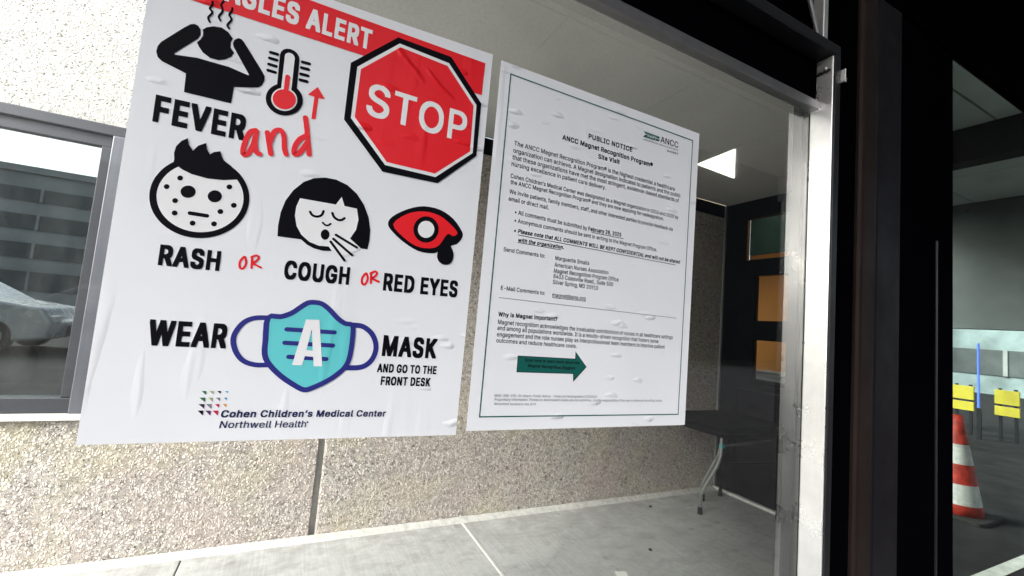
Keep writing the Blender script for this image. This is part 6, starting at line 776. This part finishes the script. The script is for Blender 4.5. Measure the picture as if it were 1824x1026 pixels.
# ------------------------------------------------------------------ canopy over the drive (mirrored in the door glass)
cp = thing('drive_canopy', 'pale panelled canopy over the drive, mirrored in the door glass', 'canopy', (6, -3, 3.7))
cb = MB(); y = .70
for i in range(10):
    for j in range(3):
        x0 = -3.8 + i * 2.0; y1 = .70 - j * 1.45
        cb.box(x0 + .012, x0 + 1.988, y1 - 1.438, y1 - .012, 4.60, 4.65)
cb.build('soffit_panels', M['canopy_white'], cp, .004)
bx(-3.8, 16.2, -3.66, .70, 4.655, 5.0).build('roof_slab', M['dark'], cp)
bx(-5.9, -3.802, -3.66, -.60, 4.60, 5.0).build('roof_slab', M['canopy_white'], cp)  # extension added out of view to keep the sun off the poster
bx(8.0, 8.3, -3.66, .70, 4.12, 4.597).build('cross_beam', M['dark'], cp)
bx(12.0, 12.3, -3.66, .70, 2.05, 4.597).build('end_fascia', M['facade_dark'], cp)
for x in (8.15, 12.15): bx(x - .14, x + .14, -3.6, -3.32, -.01, 4.118 if x < 9 else 2.048).build('column', M['charcoal'], cp, .01)

# traffic cone
cn = thing('traffic_cone', 'red and white striped traffic cone mirrored low in the door glass', 'cone', (5.6, -.335, 0))
mb = MB(); z0 = -.012
mb.tube([(5.6, -.335, z0 + .03 + .86 * k / 10) for k in range(11)], [.17 - .135 * k / 10 for k in range(11)], 24)
for i in range(len(mb.mi)):
    mb.mi[i] = 1 if (i // 24) in (1, 2, 5, 6) else 0
mb.build('cone_body', [M['red_plastic'], M['white_plastic']], cn, smooth=True)
MB().prism(rrect(5.37, 5.83, -.565, -.105, .04), z0, z0 + .03, 'z').build('cone_base', M['rubber'], cn, .006)
for y, lab in ((-1.75, 'yellow barrier board under the canopy end, nearer the doors'), (-2.35, 'yellow barrier board under the canopy end, farther from the doors')):
    b = thing('barrier_board', lab, 'barrier', (12, y, 0), 'barrier boards at the canopy end')
    bx(11.9, 11.94, y - .16, y + .16, .45, .62).build('board', M['yellow'], b, .004); bx(11.9, 11.94, y - .16, y + .16, .66, .92).build('board', M['yellow'], b, .004)
    bx(11.945, 11.985, y - .12, y - .08, -.012, .95).build('leg', M['dark_metal'], b); bx(11.945, 11.985, y + .08, y + .12, -.012, .95).build('leg', M['dark_metal'], b)
bs = thing('blue_sign_post', 'slim post with a glowing blue tube under the canopy', 'sign', (11.5, -2.0, 0))
bx(11.5, 11.54, -2.03, -1.97, -.012, .55).build('post', M['dark_metal'], bs); MB().tube([(11.5, -2.0, .56), (11.5, -2.0, 1.75)], .018, 10).build('blue_tube', M['blue_lamp'], bs)

# buildings round the drive
def building(name, label, x0, x1, y0, y1, h, wallm, bandm, bands, axis):
    b = thing(name, label, 'building', ((x0 + x1) / 2, (y0 + y1) / 2, 0))
    bx(x0, x1, y0, y1, -.16, h).build('wall', wallm, b)
    for z0, z1 in bands:
        if axis == 'y':
            f = MB().box(x0 + .6, x1 - .6, y1 + .01, y1 + .06, z0, z1); f.build('window_band', bandm, b)
            x = x0 + 2
            while x < x1 - 1: bx(x, x + .12, y1 + .062, y1 + .12, z0, z1).build('mullion', M['facade'], b); x += 2.4
        else:
            f = MB().box(x0 - .06, x0 - .01, y0 + .6, y1 - .6, z0, z1); f.build('window_band', bandm, b)
            y = y0 + 2
            while y < y1 - 1: bx(x0 - .12, x0 - .062, y, y + .15, z0, z1).build('mullion', M['facade'], b); y += 2.1
    bx(x0 - .15, x1 + .15, y0 - .15, y1 + .15, h + .002, h + .35).build('roof', M['facade'], b)
building('clinic_building', 'long grey office block across the road, mirrored in the strip window', -46, 9, -34, -26, 7.2, M['facade'], M['facade_dark'], ((1.0, 2.0), (2.7, 3.5), (4.2, 5.0), (5.7, 6.4)), 'y')
building('ward_building', 'tall dark block right of the office block, mirrored in the glass screen', 9.4, 48, -34, -26, 24, M['dark'], M['dark'], (), 'y')  # unseen block added to mask bright sky in the glass reflection
building('annex_building', 'pale blue building beyond the canopy end, mirrored in the door glass', 30, 40, -13, 12, 6, M['facade_blue'], M['facade_dark'], ((.9, 2.1), (3.2, 4.2)), 'x')

def car(label, x, y, paint):
    c = thing('parked_car', label, 'car', (x, y, 0), 'cars parked across the drive')
    prof = [(-2.25, .30), (-2.28, .62), (-2.15, .86), (-1.55, .95), (-.75, 1.42), (.55, 1.46), (1.35, 1.02), (2.1, .92), (2.28, .62), (2.25, .28), (1.8, .22), (-1.8, .22)]
    body = MB().prism([(x + a, b) for a, b in prof], y - .86, y + .86, 'y'); body.build('body', paint, c, .06, seg=3)
    gl = MB()
    for s in (y - .868, y + .862): gl.prism([(x - 1.30, 1.0), (x - .72, 1.36), (x - .12, 1.39), (x - .12, .99)], s, s + .006, 'y').prism([(x - .04, .99), (x - .04, 1.39), (x + .5, 1.39), (x + 1.12, 1.03)], s, s + .006, 'y')
    gl.build('side_window', M['car_glass'], c)
    for dx in (-1.38, 1.42):
        for s in (y - .87, y + .67):
            wv = MB().tube([(x + dx, s, .31), (x + dx, s + .2, .31)], .32, 24).build('wheel', M['tyre'], c)
            MB().tube([(x + dx, s - .012, .31), (x + dx, s + .212, .31)], .2, 18).build('rim', M['rim'], wv)
    for s in (-.6, .6):
        bx(x + 2.2, x + 2.29, y + s - .17, y + s + .17, .62, .76).build('headlight', M['white_plastic'], c, .02)
    return c
car('silver saloon mirrored in the strip window, the farther left one', -6.6, -6.9, M['car_silver'])
car('white saloon mirrored in the strip window, beside the window stile', -2.0, -7.6, M['car_white'])
car('grey saloon parked farthest left along the road', -11.6, -6.9, M['car_silver'])
